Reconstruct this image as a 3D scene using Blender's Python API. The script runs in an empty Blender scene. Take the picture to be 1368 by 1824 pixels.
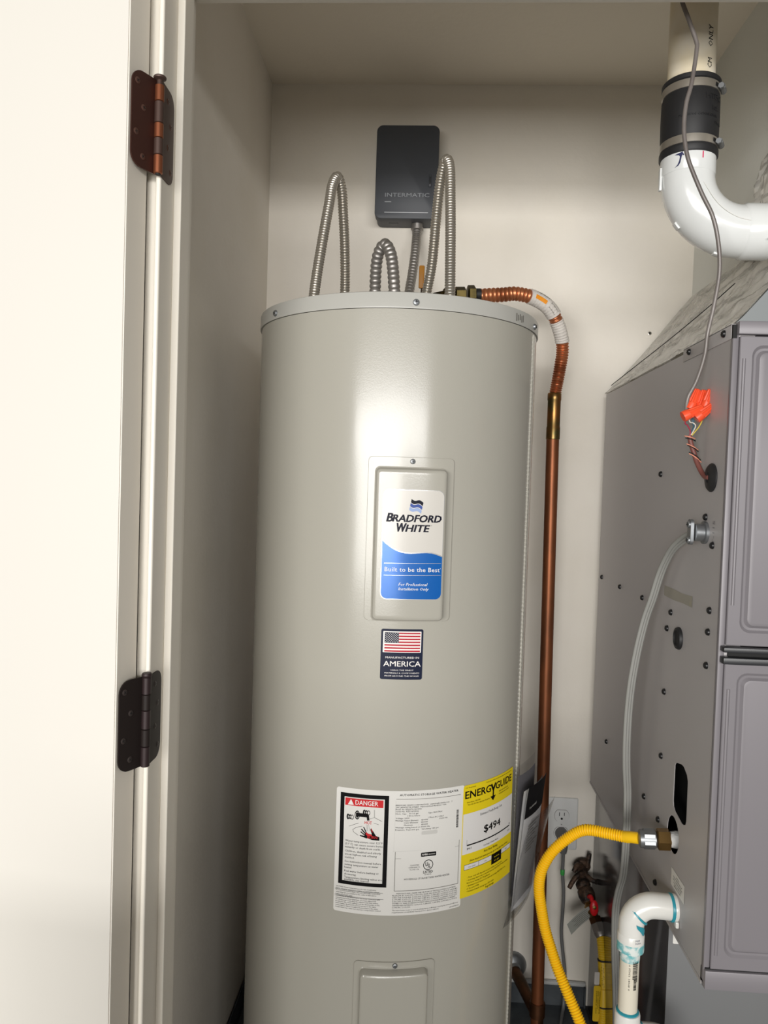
import bpy, bmesh, math, random
from mathutils import Vector, Matrix, noise
PI = math.pi
random.seed(7)
SC = bpy.context.scene
COL = SC.collection

# ------------------------------------------------------------------ camera, light, exposure
def look_matrix(yaw, pitch, roll):
    f = Vector((-math.sin(yaw)*math.cos(pitch), math.cos(yaw)*math.cos(pitch), -math.sin(pitch)))
    r = f.cross(Vector((0, 0, 1))).normalized()
    u = r.cross(f)
    c, s = math.cos(roll), math.sin(roll)
    r2, u2 = c*r + s*u, -s*r + c*u
    return Matrix((r2, u2, -f)).transposed()
cam = bpy.data.objects.new('camera', bpy.data.cameras.new('camera'))
COL.objects.link(cam)
cam.matrix_world = Matrix.Translation((0, 0, 1.19)) @ look_matrix(math.radians(3.105), math.radians(1.936), math.radians(1.849)).to_4x4()
cam.data.sensor_fit = 'VERTICAL'
cam.data.sensor_height = 36.0
cam.data.lens = 36.0*1370/1824
cam.data.clip_start = 0.02
SC.camera = cam

world = bpy.data.worlds.new('world'); SC.world = world; world.use_nodes = True
bg = world.node_tree.nodes['Background']
bg.inputs[0].default_value = (1.0, 0.96, 0.90, 1)
bg.inputs[1].default_value = 0.14

def area_light(name, loc, target, sx, sy, power, color):
    L = bpy.data.lights.new(name, 'AREA'); L.shape = 'RECTANGLE'; L.size = sx; L.size_y = sy
    L.energy = power; L.color = color
    o = bpy.data.objects.new(name, L); COL.objects.link(o); o.location = loc
    o.rotation_euler = (Vector(target)-Vector(loc)).to_track_quat('-Z', 'Y').to_euler()
    return o
# daylight through the open garage door, metres behind the camera: a bright sky band over the dimmer trees and driveway
area_light('garage_door_sky', (-.2, -3.6, 1.66), (-.2, 1.2, 1.66), 5.3, .46, 172, (1.0, 0.985, 0.965))
area_light('garage_door_driveway', (-.95, -3.6, .90), (-.7, 1.2, .95), 3.1, 1.0, 130, (1.0, 0.98, 0.935))

SC.view_settings.view_transform = 'Standard'
SC.view_settings.look = 'None'
SC.view_settings.gamma = 1.0
SC.view_settings.use_curve_mapping = False
SC.view_settings.exposure = 0.0

# ------------------------------------------------------------------ materials
def lin(h):
    h = h.lstrip('#')
    out = []
    for i in (0, 2, 4):
        c = int(h[i:i+2], 16)/255
        out.append(c/12.92 if c <= .04045 else ((c+.055)/1.055)**2.4)
    return (*out, 1)
def mat(name, col, rough=.5, metal=0, bump=None, spec=None, mottle=None, coat=0, trans=0, ior=None):
    m = bpy.data.materials.new(name); m.use_nodes = True
    nt = m.node_tree; b = nt.nodes['Principled BSDF']
    b.inputs['Base Color'].default_value = lin(col)
    b.inputs['Roughness'].default_value = rough
    b.inputs['Metallic'].default_value = metal
    if spec is not None: b.inputs['Specular IOR Level'].default_value = spec
    if coat: b.inputs['Coat Weight'].default_value = coat; b.inputs['Coat Roughness'].default_value = .12
    if trans: b.inputs['Transmission Weight'].default_value = trans
    if ior: b.inputs['IOR'].default_value = ior
    tc = None
    if bump or mottle:
        tc = nt.nodes.new('ShaderNodeTexCoord')
    if bump:                                   # (scale, strength, distance, stretch xyz)
        sc, st, di = bump[:3]
        n = nt.nodes.new('ShaderNodeTexNoise'); n.inputs['Scale'].default_value = sc; n.inputs['Detail'].default_value = 3
        src = tc.outputs['Object']
        if len(bump) > 3:
            mp = nt.nodes.new('ShaderNodeMapping'); mp.inputs['Scale'].default_value = bump[3]
            nt.links.new(src, mp.inputs[0]); src = mp.outputs[0]
        nt.links.new(src, n.inputs['Vector'])
        bp = nt.nodes.new('ShaderNodeBump'); bp.inputs['Strength'].default_value = st; bp.inputs['Distance'].default_value = di
        nt.links.new(n.outputs['Fac'], bp.inputs['Height']); nt.links.new(bp.outputs[0], b.inputs['Normal'])
    if mottle:                                 # (colour2, scale, low, high[, stretch])
        c2, sc, lo, hi = mottle[:4]
        n = nt.nodes.new('ShaderNodeTexNoise'); n.inputs['Scale'].default_value = sc; n.inputs['Detail'].default_value = 5
        src = tc.outputs['Object']
        if len(mottle) > 4:
            mp = nt.nodes.new('ShaderNodeMapping'); mp.inputs['Scale'].default_value = mottle[4]
            nt.links.new(src, mp.inputs[0]); src = mp.outputs[0]
        nt.links.new(src, n.inputs['Vector'])
        r = nt.nodes.new('ShaderNodeValToRGB')
        r.color_ramp.elements[0].position = lo; r.color_ramp.elements[1].position = hi
        r.color_ramp.elements[0].color = lin(col); r.color_ramp.elements[1].color = lin(c2)
        nt.links.new(n.outputs['Fac'], r.inputs[0]); nt.links.new(r.outputs[0], b.inputs['Base Color'])
    return m
M = dict(
    wall=mat('wall_paint', '#ebe5db', .75, bump=(90, .25, .002), mottle=('#e3dccf', 3.0, .45, .75)),
    chase=mat('grey_wall_paint', '#dedfd9', .7, bump=(90, .25, .002)),
    ceil=mat('ceiling_paint', '#ece4d5', .8, bump=(60, .25, .002)),
    trim=mat('trim_paint', '#ebe5d9', .5, bump=(40, .15, .001, (1, 1, .08))),
    door=mat('door_paint', '#dedad2', .45, bump=(30, .05, .001)),
    dooredge=mat('door_edge_paint', '#f0e9dc', .55, bump=(60, .2, .001, (1, 1, .05))),
    tank=mat('tank_enamel', '#aaa79d', .22, bump=(420, .12, .0006), coat=.2),
    cap=mat('cap_enamel', '#b3b2ac', .34, bump=(420, .08, .0006)),
    white=mat('label_white', '#dedcd7', .45), black=mat('print_black', '#080708', .6, spec=.15), red=mat('print_red', '#c8101a', .45),
    grey=mat('print_grey', '#77746e', .5), faint=mat('print_faint', '#c9c7c2', .5),
    yellow=mat('label_yellow', '#e3cb12', .5), lilac=mat('label_pale', '#dcdad8', .5),
    decal=mat('decal_silver', '#cdc9c2', .25), blue=mat('decal_blue', '#0f5fb0', .25, .15), silver=mat('decal_line', '#d8d8d6', .25, .6),
    dblue=mat('decal_navy', '#0a0c20', .5, spec=.2), mblue=mat('emblem_blue', '#324b96', .45, spec=.3), lblue=mat('emblem_pale', '#93a6cf', .45, spec=.3),
    navy=mat('sticker_navy', '#0b1531', .5, spec=.25), fwhite=mat('sticker_white', '#e8e4e0', .45), fred=mat('sticker_red', '#b01028', .5, spec=.3),
    chrome=mat('bright_zinc', '#94979a', .42, .85), steel=mat('stainless', '#b9b3a9', .30, .8), conduit=mat('conduit_zinc', '#9a9692', .42, .75),
    darkslot=mat('slot_black', '#0b0b0b', .7),
    box=mat('timer_box', '#3c3f45', .5, bump=(300, .1, .0005)), boxlet=mat('timer_lettering', '#8d9196', .4), boxmark=mat('timer_marks', '#c9ccd0', .35),
    copper=mat('copper_flex', '#c47d56', .36, .75, mottle=('#9a5a3a', 25, .45, .7)),
    copperpipe=mat('copper_pipe', '#8a5233', .42, .65, mottle=('#684029', 9, .4, .7, (3, 3, 1))),
    oldcopper=mat('old_copper', '#6b4630', .45, .9, mottle=('#42301f', 20, .4, .7)),
    brass=mat('brass', '#9c7c4c', .35, 1), darkbrass=mat('dark_brass', '#5d5130', .4, 1, mottle=('#3a3524', 40, .4, .7)),
    paper=mat('paper_sleeve', '#cfc9c2', .6, bump=(160, .6, .002)), orange=mat('print_orange', '#e59018', .5),
    furn=mat('furnace_paint', '#b6b2b2', .48, .15, bump=(14, .06, .004, (1, 1, .12))),
    furnfront=mat('furnace_front_paint', '#7d797d', .42, .1), furndark=mat('furnace_inside', '#0c0b0b', .9),
    plenum=mat('plenum_metal', '#77767a', .16, .75, bump=(5, .10, .004)),
    plenumfront=mat('plenum_front', '#6e6f70', .55, .15),
    galv=mat('galvanised', '#85898a', .55, .3), bolt=mat('black_screw', '#141416', .35), rubber=mat('rubber', '#1b1b1d', .55), blackplastic=mat('black_plastic', '#26272a', .35),
    foil=mat('foil', '#fffdf8', .22, .22, spec=.9, bump=(14, .6, .012, (1.6, .4, 1.6)), coat=1.0), tape=mat('foil_tape', '#a9a7a4', .45, .6, bump=(120, .8, .003), mottle=('#5e5c5b', 60, .5, .62)),
    residue=mat('glue_residue', '#9a958a', .7, mottle=('#b8b06a', 40, .55, .75)),
    pvcold=mat('pvc_cream', '#dccfb2', .4, mottle=('#e6e0d4', 12, .4, .7)), pvc=mat('pvc_white', '#e2e4e3', .22, coat=.3), pvcw=mat('pvc_fitting', '#e2e1dc', .25, coat=.3),
    pvcpipe=mat('pvc_pipe', '#ddd6c4', .4), teal=mat('pvc_cement', '#2b93a4', .35), teal2=mat('pvc_cement_smear', '#6fb6ba', .4, mottle=('#dfe6e2', 90, .42, .58)),
    cable=mat('cable_grey', '#857f7b', .35, .1, mottle=('#5d5552', 10, .35, .7)), nut=mat('wire_nut', '#f0542f', .38),
    brown=mat('brown_cable', '#74433c', .5), wred=mat('wire_red', '#a82a48', .45), wwhite=mat('wire_white', '#d8d4c8', .45), wblue=mat('wire_blue', '#3f5f70', .45), wyel=mat('wire_yellow', '#d6c04a', .45), wpink=mat('wire_salmon', '#e2957c', .45),
    flat=mat('flat_cable', '#93938f', .45), gold=mat('gas_hose_yellow', '#f4c114', .38), gold2=mat('gas_hose_dark_yellow', '#dcb524', .4),
    plate=mat('outlet_white', '#dfe0df', .35), plug=mat('plug_grey', '#6c6c6c', .45), green=mat('green_mark', '#38a048', .5),
    iron=mat('black_iron', '#5b4638', .55, .4, bump=(160, .9, .003), mottle=('#241d19', 70, .42, .6)), valvered=mat('valve_red', '#c2141c', .35),
    pan=mat('pan_metal', '#5d6266', .5, .5, mottle=('#43474b', 14, .4, .7)), caulk=mat('caulk', '#b9bab9', .7, bump=(200, .8, .003)),
    floor=mat('floor_paint', '#3a3a3a', .7),
    hinge1=mat('bronze_brown', '#4a2d26', .42, .55), hinge1k=mat('bronze_worn', '#93583c', .38, .75), hinge1d=mat('bronze_dark', '#4d3a33', .5, .4), hinge2=mat('bronze_black', '#241d1b', .55, .1, spec=.25), hinge2k=mat('bronze_black_brown', '#2f2223', .5, .3),
    hscrew=mat('hinge_screw', '#62453b', .45, .5), hscrew2=mat('hinge_screw_dark', '#3d3532', .5, .3),
    handle=mat('handle_amber', '#a8701a', .5), ink=mat('ink_blue', '#2a2e58', .5), inkr=mat('ink_red', '#d8406a', .5),
    manual1=mat('manual_grey', '#7d7b80', .6), manual2=mat('manual_white', '#dededf', .6), manual3=mat('manual_black', '#1a191c', .55),
    tag=mat('tag_paper', '#c4c6c0', .55),
)
def plastic_film():
    m = bpy.data.materials.new('clear_film'); m.use_nodes = True
    nt = m.node_tree; nt.nodes.remove(nt.nodes['Principled BSDF'])
    out = nt.nodes['Material Output']
    t = nt.nodes.new('ShaderNodeBsdfTransparent'); t.inputs[0].default_value = (.93, .93, .93, 1)
    g = nt.nodes.new('ShaderNodeBsdfGlossy'); g.inputs['Roughness'].default_value = .12
    mx = nt.nodes.new('ShaderNodeMixShader'); lw = nt.nodes.new('ShaderNodeLayerWeight'); fr = nt.nodes.new('ShaderNodeMath'); fr.operation = 'POWER'; fr.inputs[1].default_value = 4.0
    nt.links.new(lw.outputs['Facing'], fr.inputs[0])
    nt.links.new(fr.outputs[0], mx.inputs[0]); nt.links.new(t.outputs[0], mx.inputs[1]); nt.links.new(g.outputs[0], mx.inputs[2])
    nt.links.new(mx.outputs[0], out.inputs[0])
    return m
M['film'] = plastic_film()

# ------------------------------------------------------------------ object helpers
ROOT = {}
def thing(name, label, cat, loc=(0, 0, 0), group=None):
    o = bpy.data.objects.new(name, None); COL.objects.link(o); o.location = loc
    o.empty_display_size = .02
    o['label'] = label; o['category'] = cat
    if group: o['group'] = group
    ROOT[o.name] = Vector(loc)
    return o
def obj(name, bm, m, parent=None, label=None, smooth=40, kind=None, recalc=True):
    if recalc: bmesh.ops.recalc_face_normals(bm, faces=bm.faces)
    off = ROOT.get(parent.name, Vector((0, 0, 0))) if parent else Vector((0, 0, 0))
    if parent is None:                      # a one-mesh thing or a piece of the setting: origin at its base centre
        xs = [v.co for v in bm.verts]
        off = Vector(((min(v.x for v in xs)+max(v.x for v in xs))/2, (min(v.y for v in xs)+max(v.y for v in xs))/2, min(v.z for v in xs)))
    if off.length: bmesh.ops.translate(bm, verts=bm.verts, vec=-off)
    me = bpy.data.meshes.new(name); bm.to_mesh(me); bm.free()
    if isinstance(m, (list, tuple)):
        for x in m: me.materials.append(x)
    else: me.materials.append(m)
    if smooth:
        me.polygons.foreach_set('use_smooth', [True]*len(me.polygons))
        me.set_sharp_from_angle(angle=math.radians(smooth))
    o = bpy.data.objects.new(name, me); COL.objects.link(o)
    if parent:
        o.parent = parent; ROOT[o.name] = off
    else:
        o.location = off; ROOT[o.name] = off
    if label: o['label'] = label
    if kind: o['kind'] = kind
    return o
def tag(o, label, cat, group=None):
    o['label'] = label; o['category'] = cat
    if group: o['group'] = group
    return o
def struct(name, bm, m, label=None, smooth=0):
    return obj(name, bm, m, None, label, smooth, 'structure')

# ------------------------------------------------------------------ mesh helpers
def box(bm, x0, x1, y0, y1, z0, z1, bev=0, seg=2):
    r = bmesh.ops.create_cube(bm, size=1.0)
    vs = r['verts']
    for v in vs:
        v.co = Vector(((x0+x1)/2+v.co.x*(x1-x0), (y0+y1)/2+v.co.y*(y1-y0), (z0+z1)/2+v.co.z*(z1-z0)))
    if bev:
        es = list({e for v in vs for e in v.link_edges})
        bmesh.ops.bevel(bm, geom=es, offset=bev, segments=seg, profile=.5, affect='EDGES')
def bx(*a, **k):
    bm = bmesh.new(); box(bm, *a, **k); return bm
def catmull(pts, step):
    P = [Vector(p) for p in pts]
    if len(P) == 2: P = [P[0], (P[0]+P[1])/2, P[1]]
    Q = [P[0]*2-P[1]] + P + [P[-1]*2-P[-2]]
    dense = []
    for i in range(1, len(Q)-2):
        a, b, c, d = Q[i-1:i+3]
        for k in range(24):
            t = k/24
            dense.append(.5*((2*b)+(c-a)*t+(2*a-5*b+4*c-d)*t*t+(3*b-a-3*c+d)*t**3))
    dense.append(P[-1])
    L = [0]
    for i in range(1, len(dense)): L.append(L[-1]+(dense[i]-dense[i-1]).length)
    n = max(2, int(round(L[-1]/step))); out = []; j = 0
    for k in range(n+1):
        s = L[-1]*k/n
        while j < len(L)-2 and L[j+1] < s: j += 1
        d = L[j+1]-L[j]
        out.append(dense[j].lerp(dense[j+1], (s-L[j])/d if d > 1e-9 else 0))
    return out, L[-1]
def tube(bm, pts, rad, sides=16, step=.006, raw=False, caps=True, phase=0.):
    """rad: number, or function of (arc length, total length)"""
    if raw: P = [Vector(p) for p in pts]; L = sum((P[i+1]-P[i]).length for i in range(len(P)-1))
    else: P, L = catmull(pts, step)
    n = len(P); t0 = (P[1]-P[0]).normalized()
    up = Vector((0, 0, 1)) if abs(t0.z) < .9 else Vector((0, 1, 0))
    nrm = (up-t0*up.dot(t0)).normalized()
    rings = []; s = 0
    for i in range(n):
        t = (P[min(i+1, n-1)]-P[max(i-1, 0)]).normalized()
        nrm = (nrm-t*nrm.dot(t)).normalized(); bn = t.cross(nrm)
        if i: s += (P[i]-P[i-1]).length
        r = rad(s, L) if callable(rad) else rad
        rings.append([bm.verts.new(P[i]+(nrm*math.cos(a)+bn*math.sin(a))*r) for a in [phase+2*PI*k/sides for k in range(sides)]])
    for A, B in zip(rings, rings[1:]):
        for k in range(sides):
            bm.faces.new((A[k], A[(k+1) % sides], B[(k+1) % sides], B[k]))
    if caps:
        bm.faces.new(rings[0][::-1]); bm.faces.new(rings[-1])
def tb(*a, **k):
    bm = bmesh.new(); tube(bm, *a, **k); return bm
def corr(bm, pts, r, amp, pitch, sides=18, power=1.0):
    def f(s, L): return r - amp*(abs(math.sin(PI*s/pitch+.3))**power)*1.0
    def g(s, L): return r - amp + amp*abs(math.sin(PI*s/pitch))**power
    tube(bm, pts, g, sides, pitch/6)
def frame_to(n):
    return Vector((0, 0, 1)).rotation_difference(Vector(n).normalized()).to_matrix().to_4x4()
def lathe(bm, prof, loc, n=(0, 0, 1), sides=24, phase=0.):
    """prof: list of (radius, height along n); closed at both ends when radius 0"""
    Mx = Matrix.Translation(Vector(loc)) @ frame_to(n)
    rings = []
    for r, h in prof:
        if r < 1e-7: rings.append([bm.verts.new(Mx @ Vector((0, 0, h)))])
        else: rings.append([bm.verts.new(Mx @ Vector((r*math.cos(phase+2*PI*k/sides), r*math.sin(phase+2*PI*k/sides), h))) for k in range(sides)])
    for A, B in zip(rings, rings[1:]):
        for k in range(sides):
            k2 = (k+1) % sides
            if len(A) == 1 and len(B) == 1: continue
            if len(A) == 1: bm.faces.new((A[0], B[k], B[k2]))
            elif len(B) == 1: bm.faces.new((A[k], A[k2], B[0]))
            else: bm.faces.new((A[k], A[k2], B[k2], B[k]))
    if len(rings[0]) > 1: bm.faces.new(rings[0][::-1])
    if len(rings[-1]) > 1: bm.faces.new(rings[-1])
def lt(*a, **k):
    bm = bmesh.new(); lathe(bm, *a, **k); return bm
def prism(bm, poly, fn, d0, d1):
    """poly of 2-D points, fn(a, b, d) -> 3-D"""
    A = [bm.verts.new(fn(a, b, d0)) for a, b in poly]; B = [bm.verts.new(fn(a, b, d1)) for a, b in poly]
    fs = [bm.faces.new(A[::-1]), bm.faces.new(B)]
    n = len(poly)
    for k in range(n): bm.faces.new((A[k], A[(k+1) % n], B[(k+1) % n], B[k]))
    return fs
def rrect(x0, y0, x1, y1, r, n=5):
    if not isinstance(r, (tuple, list)): r = (r,)*4
    out = []
    for (cx, cy, a0, q) in ((x1-r[0], y1-r[0], 0, r[0]), (x0+r[1], y1-r[1], 90, r[1]), (x0+r[2], y0+r[2], 180, r[2]), (x1-r[3], y0+r[3], 270, r[3])):
        for k in range(n+1):
            a = math.radians(a0+90*k/n); out.append((cx+q*math.cos(a), cy+q*math.sin(a)))
    return out
def hexnut(bm, c, n, r, h0, h1, phase=0.3):
    lathe(bm, [(r*.86, h0), (r, h0+.0015), (r, h1-.0015), (r*.86, h1)], c, n, 6, phase)
def screw(parent, c, n, r, m, slot=True, h=.0025, name='screw', rot=.4):
    bm = lt([(r*1.0, 0), (r*1.0, h*.35), (r*.85, h*.8), (r*.5, h), (0, h*1.02)], c, n, 16)
    o = obj(name, bm, m, parent)
    if slot:
        bm = bmesh.new(); Mx = Matrix.Translation(Vector(c)) @ frame_to(n) @ Matrix.Rotation(rot, 4, 'Z')
        for q in (0, PI/2):
            b2 = bmesh.new(); box(b2, -r*.55, r*.55, -r*.11, r*.11, h*.9, h*1.08)
            b2.transform(Mx @ Matrix.Rotation(q, 4, 'Z'))
            me = bpy.data.meshes.new('t'); b2.to_mesh(me); b2.free(); bm.from_mesh(me); bpy.data.meshes.remove(me)
        obj('drive_recess', bm, M['darkslot'], o, smooth=0)
    return o

# ------------------------------------------------------------------ flat print laid on a surface
_tc = {}
def text2d(s, bold=0., shear=0., res=1, spacing=1.):
    key = (s, bold, shear, res, spacing)
    if key in _tc: return _tc[key]
    cu = bpy.data.curves.new('t', 'FONT'); cu.body = s; cu.size = 1; cu.resolution_u = res; cu.offset = bold; cu.shear = shear; cu.fill_mode = 'FRONT'
    cu.space_character = spacing
    o = bpy.data.objects.new('t', cu)
    me = bpy.data.meshes.new_from_object(o)
    vs = [(v.co.x, v.co.y) for v in me.vertices]; fs = [tuple(p.vertices) for p in me.polygons]
    bpy.data.objects.remove(o); bpy.data.curves.remove(cu); bpy.data.meshes.remove(me)
    _tc[key] = (vs, fs); return _tc[key]
CAPH = None
def cap_height():
    global CAPH
    if CAPH is None: CAPH = max(v[1] for v in text2d('H')[0])
    return CAPH
class Print:
    def __init__(s): s.bm = bmesh.new()
    def poly(s, pts):
        s.bm.faces.new([s.bm.verts.new((a, b, 0)) for a, b in pts]); return s
    def rect(s, u0, v0, u1, v1, r=0):
        return s.poly(rrect(u0, v0, u1, v1, r) if r else [(u0, v0), (u1, v0), (u1, v1), (u0, v1)])
    def frame(s, u0, v0, u1, v1, w):
        for q in ((u0, v0, u1, v0+w), (u0, v1-w, u1, v1), (u0, v0+w, u0+w, v1-w), (u1-w, v0+w, u1, v1-w)): s.rect(*q)
        return s
    def line(s, pts, w):
        for (a, b), (c, d) in zip(pts, pts[1:]):
            l = math.hypot(c-a, d-b)
            if l < 1e-9: continue
            nx, ny = -(d-b)/l*w/2, (c-a)/l*w/2
            s.poly([(a+nx, b+ny), (c+nx, d+ny), (c-nx, d-ny), (a-nx, b-ny)])
        return s
    def disc(s, cx, cy, r, n=14, ry=None):
        ry = ry or r
        return s.poly([(cx+r*math.cos(2*PI*k/n), cy+ry*math.sin(2*PI*k/n)) for k in range(n)])
    def ring(s, cx, cy, r0, r1, n=20, ry=1.):
        for k in range(n):
            a, b = 2*PI*k/n, 2*PI*(k+1)/n
            s.poly([(cx+r*math.cos(t), cy+ry*r*math.sin(t)) for r, t in ((r0, a), (r1, a), (r1, b), (r0, b))])
        return s
    def text(s, txt, u, v, h, width=None, align='l', bold=0., shear=0., res=1, rot=0., spacing=1.):
        """baseline at v (v runs downward), h = capital height"""
        vs, fs = text2d(txt, 0., shear, res, spacing)
        k = h/cap_height(); x0 = min(p[0] for p in vs); x1 = max(p[0] for p in vs)
        kx = width/(x1-x0) if width else k
        w = (x1-x0)*kx; o = {'l': 0, 'c': -w/2, 'r': -w}[align]
        c, sn = math.cos(rot), math.sin(rot)
        em = h/.7*max(0, bold)*1.5                # stroke growth, made by overprinting
        if em == 0: offs = [(0, 0)]
        elif bold < .02: offs = [(-em/2, -em*.2), (em/2, em*.2)]
        else: offs = [(-em/2, -em*.3), (0, em*.3), (em/2, -em*.3), (em/2, em*.3), (-em/2, em*.3)]
        for q, (du, dv) in enumerate(offs):
            V = []
            for x, y in vs:
                a, b = (x-x0)*kx+o+du, -y*k+dv
                V.append(s.bm.verts.new((u+a*c-b*sn, v+a*sn+b*c, q*4e-6)))
            for f in fs:
                try: s.bm.faces.new([V[i] for i in f])
                except ValueError: pass
        return s
    def build(s, name, m, parent, fn, h=0., cut=.008, label=None, kind=None, thick=0.):
        bm = s.bm
        bmesh.ops.triangulate(bm, faces=[f for f in bm.faces if len(f.verts) > 4])
        us = [v.co.x for v in bm.verts]
        if cut and us:
            u = math.floor(min(us)/cut)*cut + cut
            while u < max(us):
                bmesh.ops.bisect_plane(bm, geom=bm.verts[:]+bm.edges[:]+bm.faces[:], plane_co=(u, 0, 0), plane_no=(1, 0, 0), dist=1e-7)
                u += cut
        if thick:
            bmesh.ops.remove_doubles(bm, verts=bm.verts, dist=1e-7)
            r = bmesh.ops.extrude_face_region(bm, geom=bm.faces[:])
            for g in r['geom']:
                if isinstance(g, bmesh.types.BMVert): g.co.z += thick
        for v in bm.verts: v.co = Vector(fn(v.co.x, v.co.y, h+v.co.z))
        return obj(name, bm, m, parent, label, smooth=40, kind=kind, recalc=bool(thick))

# ================================================================== THE SETTING
FL = -.05
struct('wall_back', bx(-.50, 1.05, 1.85, 1.95, FL-.1, 2.24), M['wall'])
struct('wall_left', bx(-.50, -.40, 1.08, 1.85, FL-.1, 2.24), M['wall'])
struct('wall_right', bx(.95, 1.05, 1.08, 1.85, FL-.1, 2.24), M['wall'])
struct('trim_1', bx(.604, .95, 1.16, 1.85, 1.435, 2.14), M['chase'], 'grey boxed-in chase above the furnace')
struct('ceiling', bx(-.50, 1.05, 1.08, 1.95, 2.14, 2.24), M['ceil'])
struct('floor', bx(-.50, 1.05, 1.0, 1.95, FL-.15, FL-.003), M['floor'])
struct('trim_2', bx(-.3487, -.342, .950, 1.076, FL-.1, 1.87, bev=.0028, seg=3), M['trim'], 'left door jamb')
struct('trim_3', bx(-.342, -.332, .999, 1.035, FL-.1, 1.852, bev=.0012), M['trim'], 'door stop strip on the left jamb')
struct('trim_4', bx(-.342, 1.00, .950, 1.076, 1.852, 1.872, bev=.0012), M['trim'], 'head jamb over the opening')
struct('trim_5', bx(-.332, 1.00, .999, 1.035, 1.843, 1.852, bev=.001), M['trim'], 'door stop strip under the head jamb')
bm = bmesh.new()
prism(bm, [(-.3489, .972), (-.3497, .9655), (-.3545, .9635), (-.3590, .963), (-.364, .9635), (-.364, 1.04), (-.3492, 1.04)], lambda a, b, d: (a, b, d), FL-.1, 1.93)
struct('trim_6', bm, M['trim'], 'moulded casing edge beside the left jamb', smooth=30)
struct('wall_front', bx(-.36, 1.05, .99, 1.08, 1.872, 2.24), M['wall'], 'wall strip over the door opening')
# unseen low block, added below the frame to shade the closet's lower left
struct('shade_blocker', bx(-.37, -.09, .25, .33, -.46, .79), M['wall'])
struct('wall_left_front', bx(-.95, -.36, 1.045, 1.08, FL-.1, 2.24), M['wall'])

# door: opened out to the left, its hinge edge toward the opening
dd = Vector((-math.cos(math.radians(10)), math.sin(math.radians(10)), 0)); 
pN = Vector((-.3672, .905, 0)); pF = Vector((-.3592, .950, 0)); ed = pF-pN
bm = bmesh.new()
prism(bm, [(0, 0), (0, 1), (1, 1), (1, 0)], lambda a, b, d: tuple(pN+dd*(.55*a)+ed*b+Vector((0, 0, d))), FL-.05, 1.845)
es = [e for e in bm.edges if abs(e.verts[0].co.z-e.verts[1].co.z) > .5]
bmesh.ops.bevel(bm, geom=es, offset=.0015, segments=2, affect='EDGES')
bm.normal_update()
door = struct('door_1', bm, [M['door'], M['dooredge']], 'white door slab opened outward', smooth=30)
for p in door.data.polygons:
    n = p.normal
    if abs(n.x) > .9: p.material_index = 1

# hinges
def hinge(zb, label, leafm, knm, kns, top):
    kx, ky = -.3425, .941
    t = thing('door_hinge', label, 'hinge', (kx, ky, zb), 'hinges on the left door jamb')
    H = .114
    # door leaf on the door edge
    e0 = Vector((kx-.004, ky+.004, 0)); e1 = pN.lerp(pF, .09)+Vector((.0018, -.0004, 0))
    d = (e1-e0); wd = d.length; d.normalize(); nn = Vector((-d.y, d.x, 0))
    if nn.x < 0: nn = -nn
    bm = bmesh.new()
    prism(bm, rrect(0, 0, wd, H, (.016, .0005, .0005, .016), 6), lambda a, b, q: tuple(e0+d*a+nn*q+Vector((0, 0, zb+b))), -.001, .001)
    lf = obj('leaf', bm, leafm, t)
    for i, (a, b) in enumerate(((.55, .014), (.82, .040), (.55, .072), (.8, .100))):
        c = e0+d*(wd*a)+Vector((0, 0, zb+b))+nn*.0009
        screw(t, c, nn, .0039, M['hscrew'] if top else M['hscrew2'], True, .0009, 'screw', .4+i)
    # jamb leaf
    bm = bmesh.new()
    prism(bm, rrect(.944, 0, .9885, H, (.016, .0005, .0005, .016), 6), lambda a, b, q: (q, a, zb+b), -.3421, -.3402)
    obj('leaf', bm, kns[1] if top else leafm, t)
    for i, (a, b) in enumerate(((.979, .016), (.968, .043), (.976, .072), (.965, .099))):
        screw(t, (-.3403, a, zb+b), (1, 0, 0), .0039, M['hscrew'] if top else M['hscrew2'], True, .0009, 'screw', .2+i)
    zs = [0, .026, .048, .072, .092, .114] if not top else [0, .0225, .043, .061, .087, .107]
    for i in range(5):
        bm = lt([(.0048, zs[i]+.0002), (.0056, zs[i]+.0008), (.0056, zs[i+1]-.0008), (.0048, zs[i+1]-.0002)], (kx, ky, zb), sides=18)
        obj('knuckle', bm, kns[i % 2], t)
    if top: prof = [(.0036, .106), (.0036, .1125), (.0045, .1132), (.0075, .1145), (.0080, .116), (.0070, .1175), (0, .1185)]
    else: prof = [(.0045, .113), (.0060, .1145), (.0066, .1165), (.0055, .119), (0, .120)]
    obj('hinge_pin', lt(prof, (kx, ky, zb), sides=18), knm, t)
    if top: obj('barrel_bore', lt([(.003, -.0012), (.0035, .0004)], (kx, ky, zb), sides=14), M['darkslot'], t)
    return t
hinge(1.564, 'upper brown bronze door hinge with worn copper coloured knuckles', M['hinge1'], M['hinge1d'], (M['hinge1k'], M['hinge1d']), True)
hinge(.827, 'lower nearly black bronze door hinge on the left jamb', M['hinge2'], M['hinge2k'], (M['hinge2k'], M['hinge2']), False)

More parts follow.
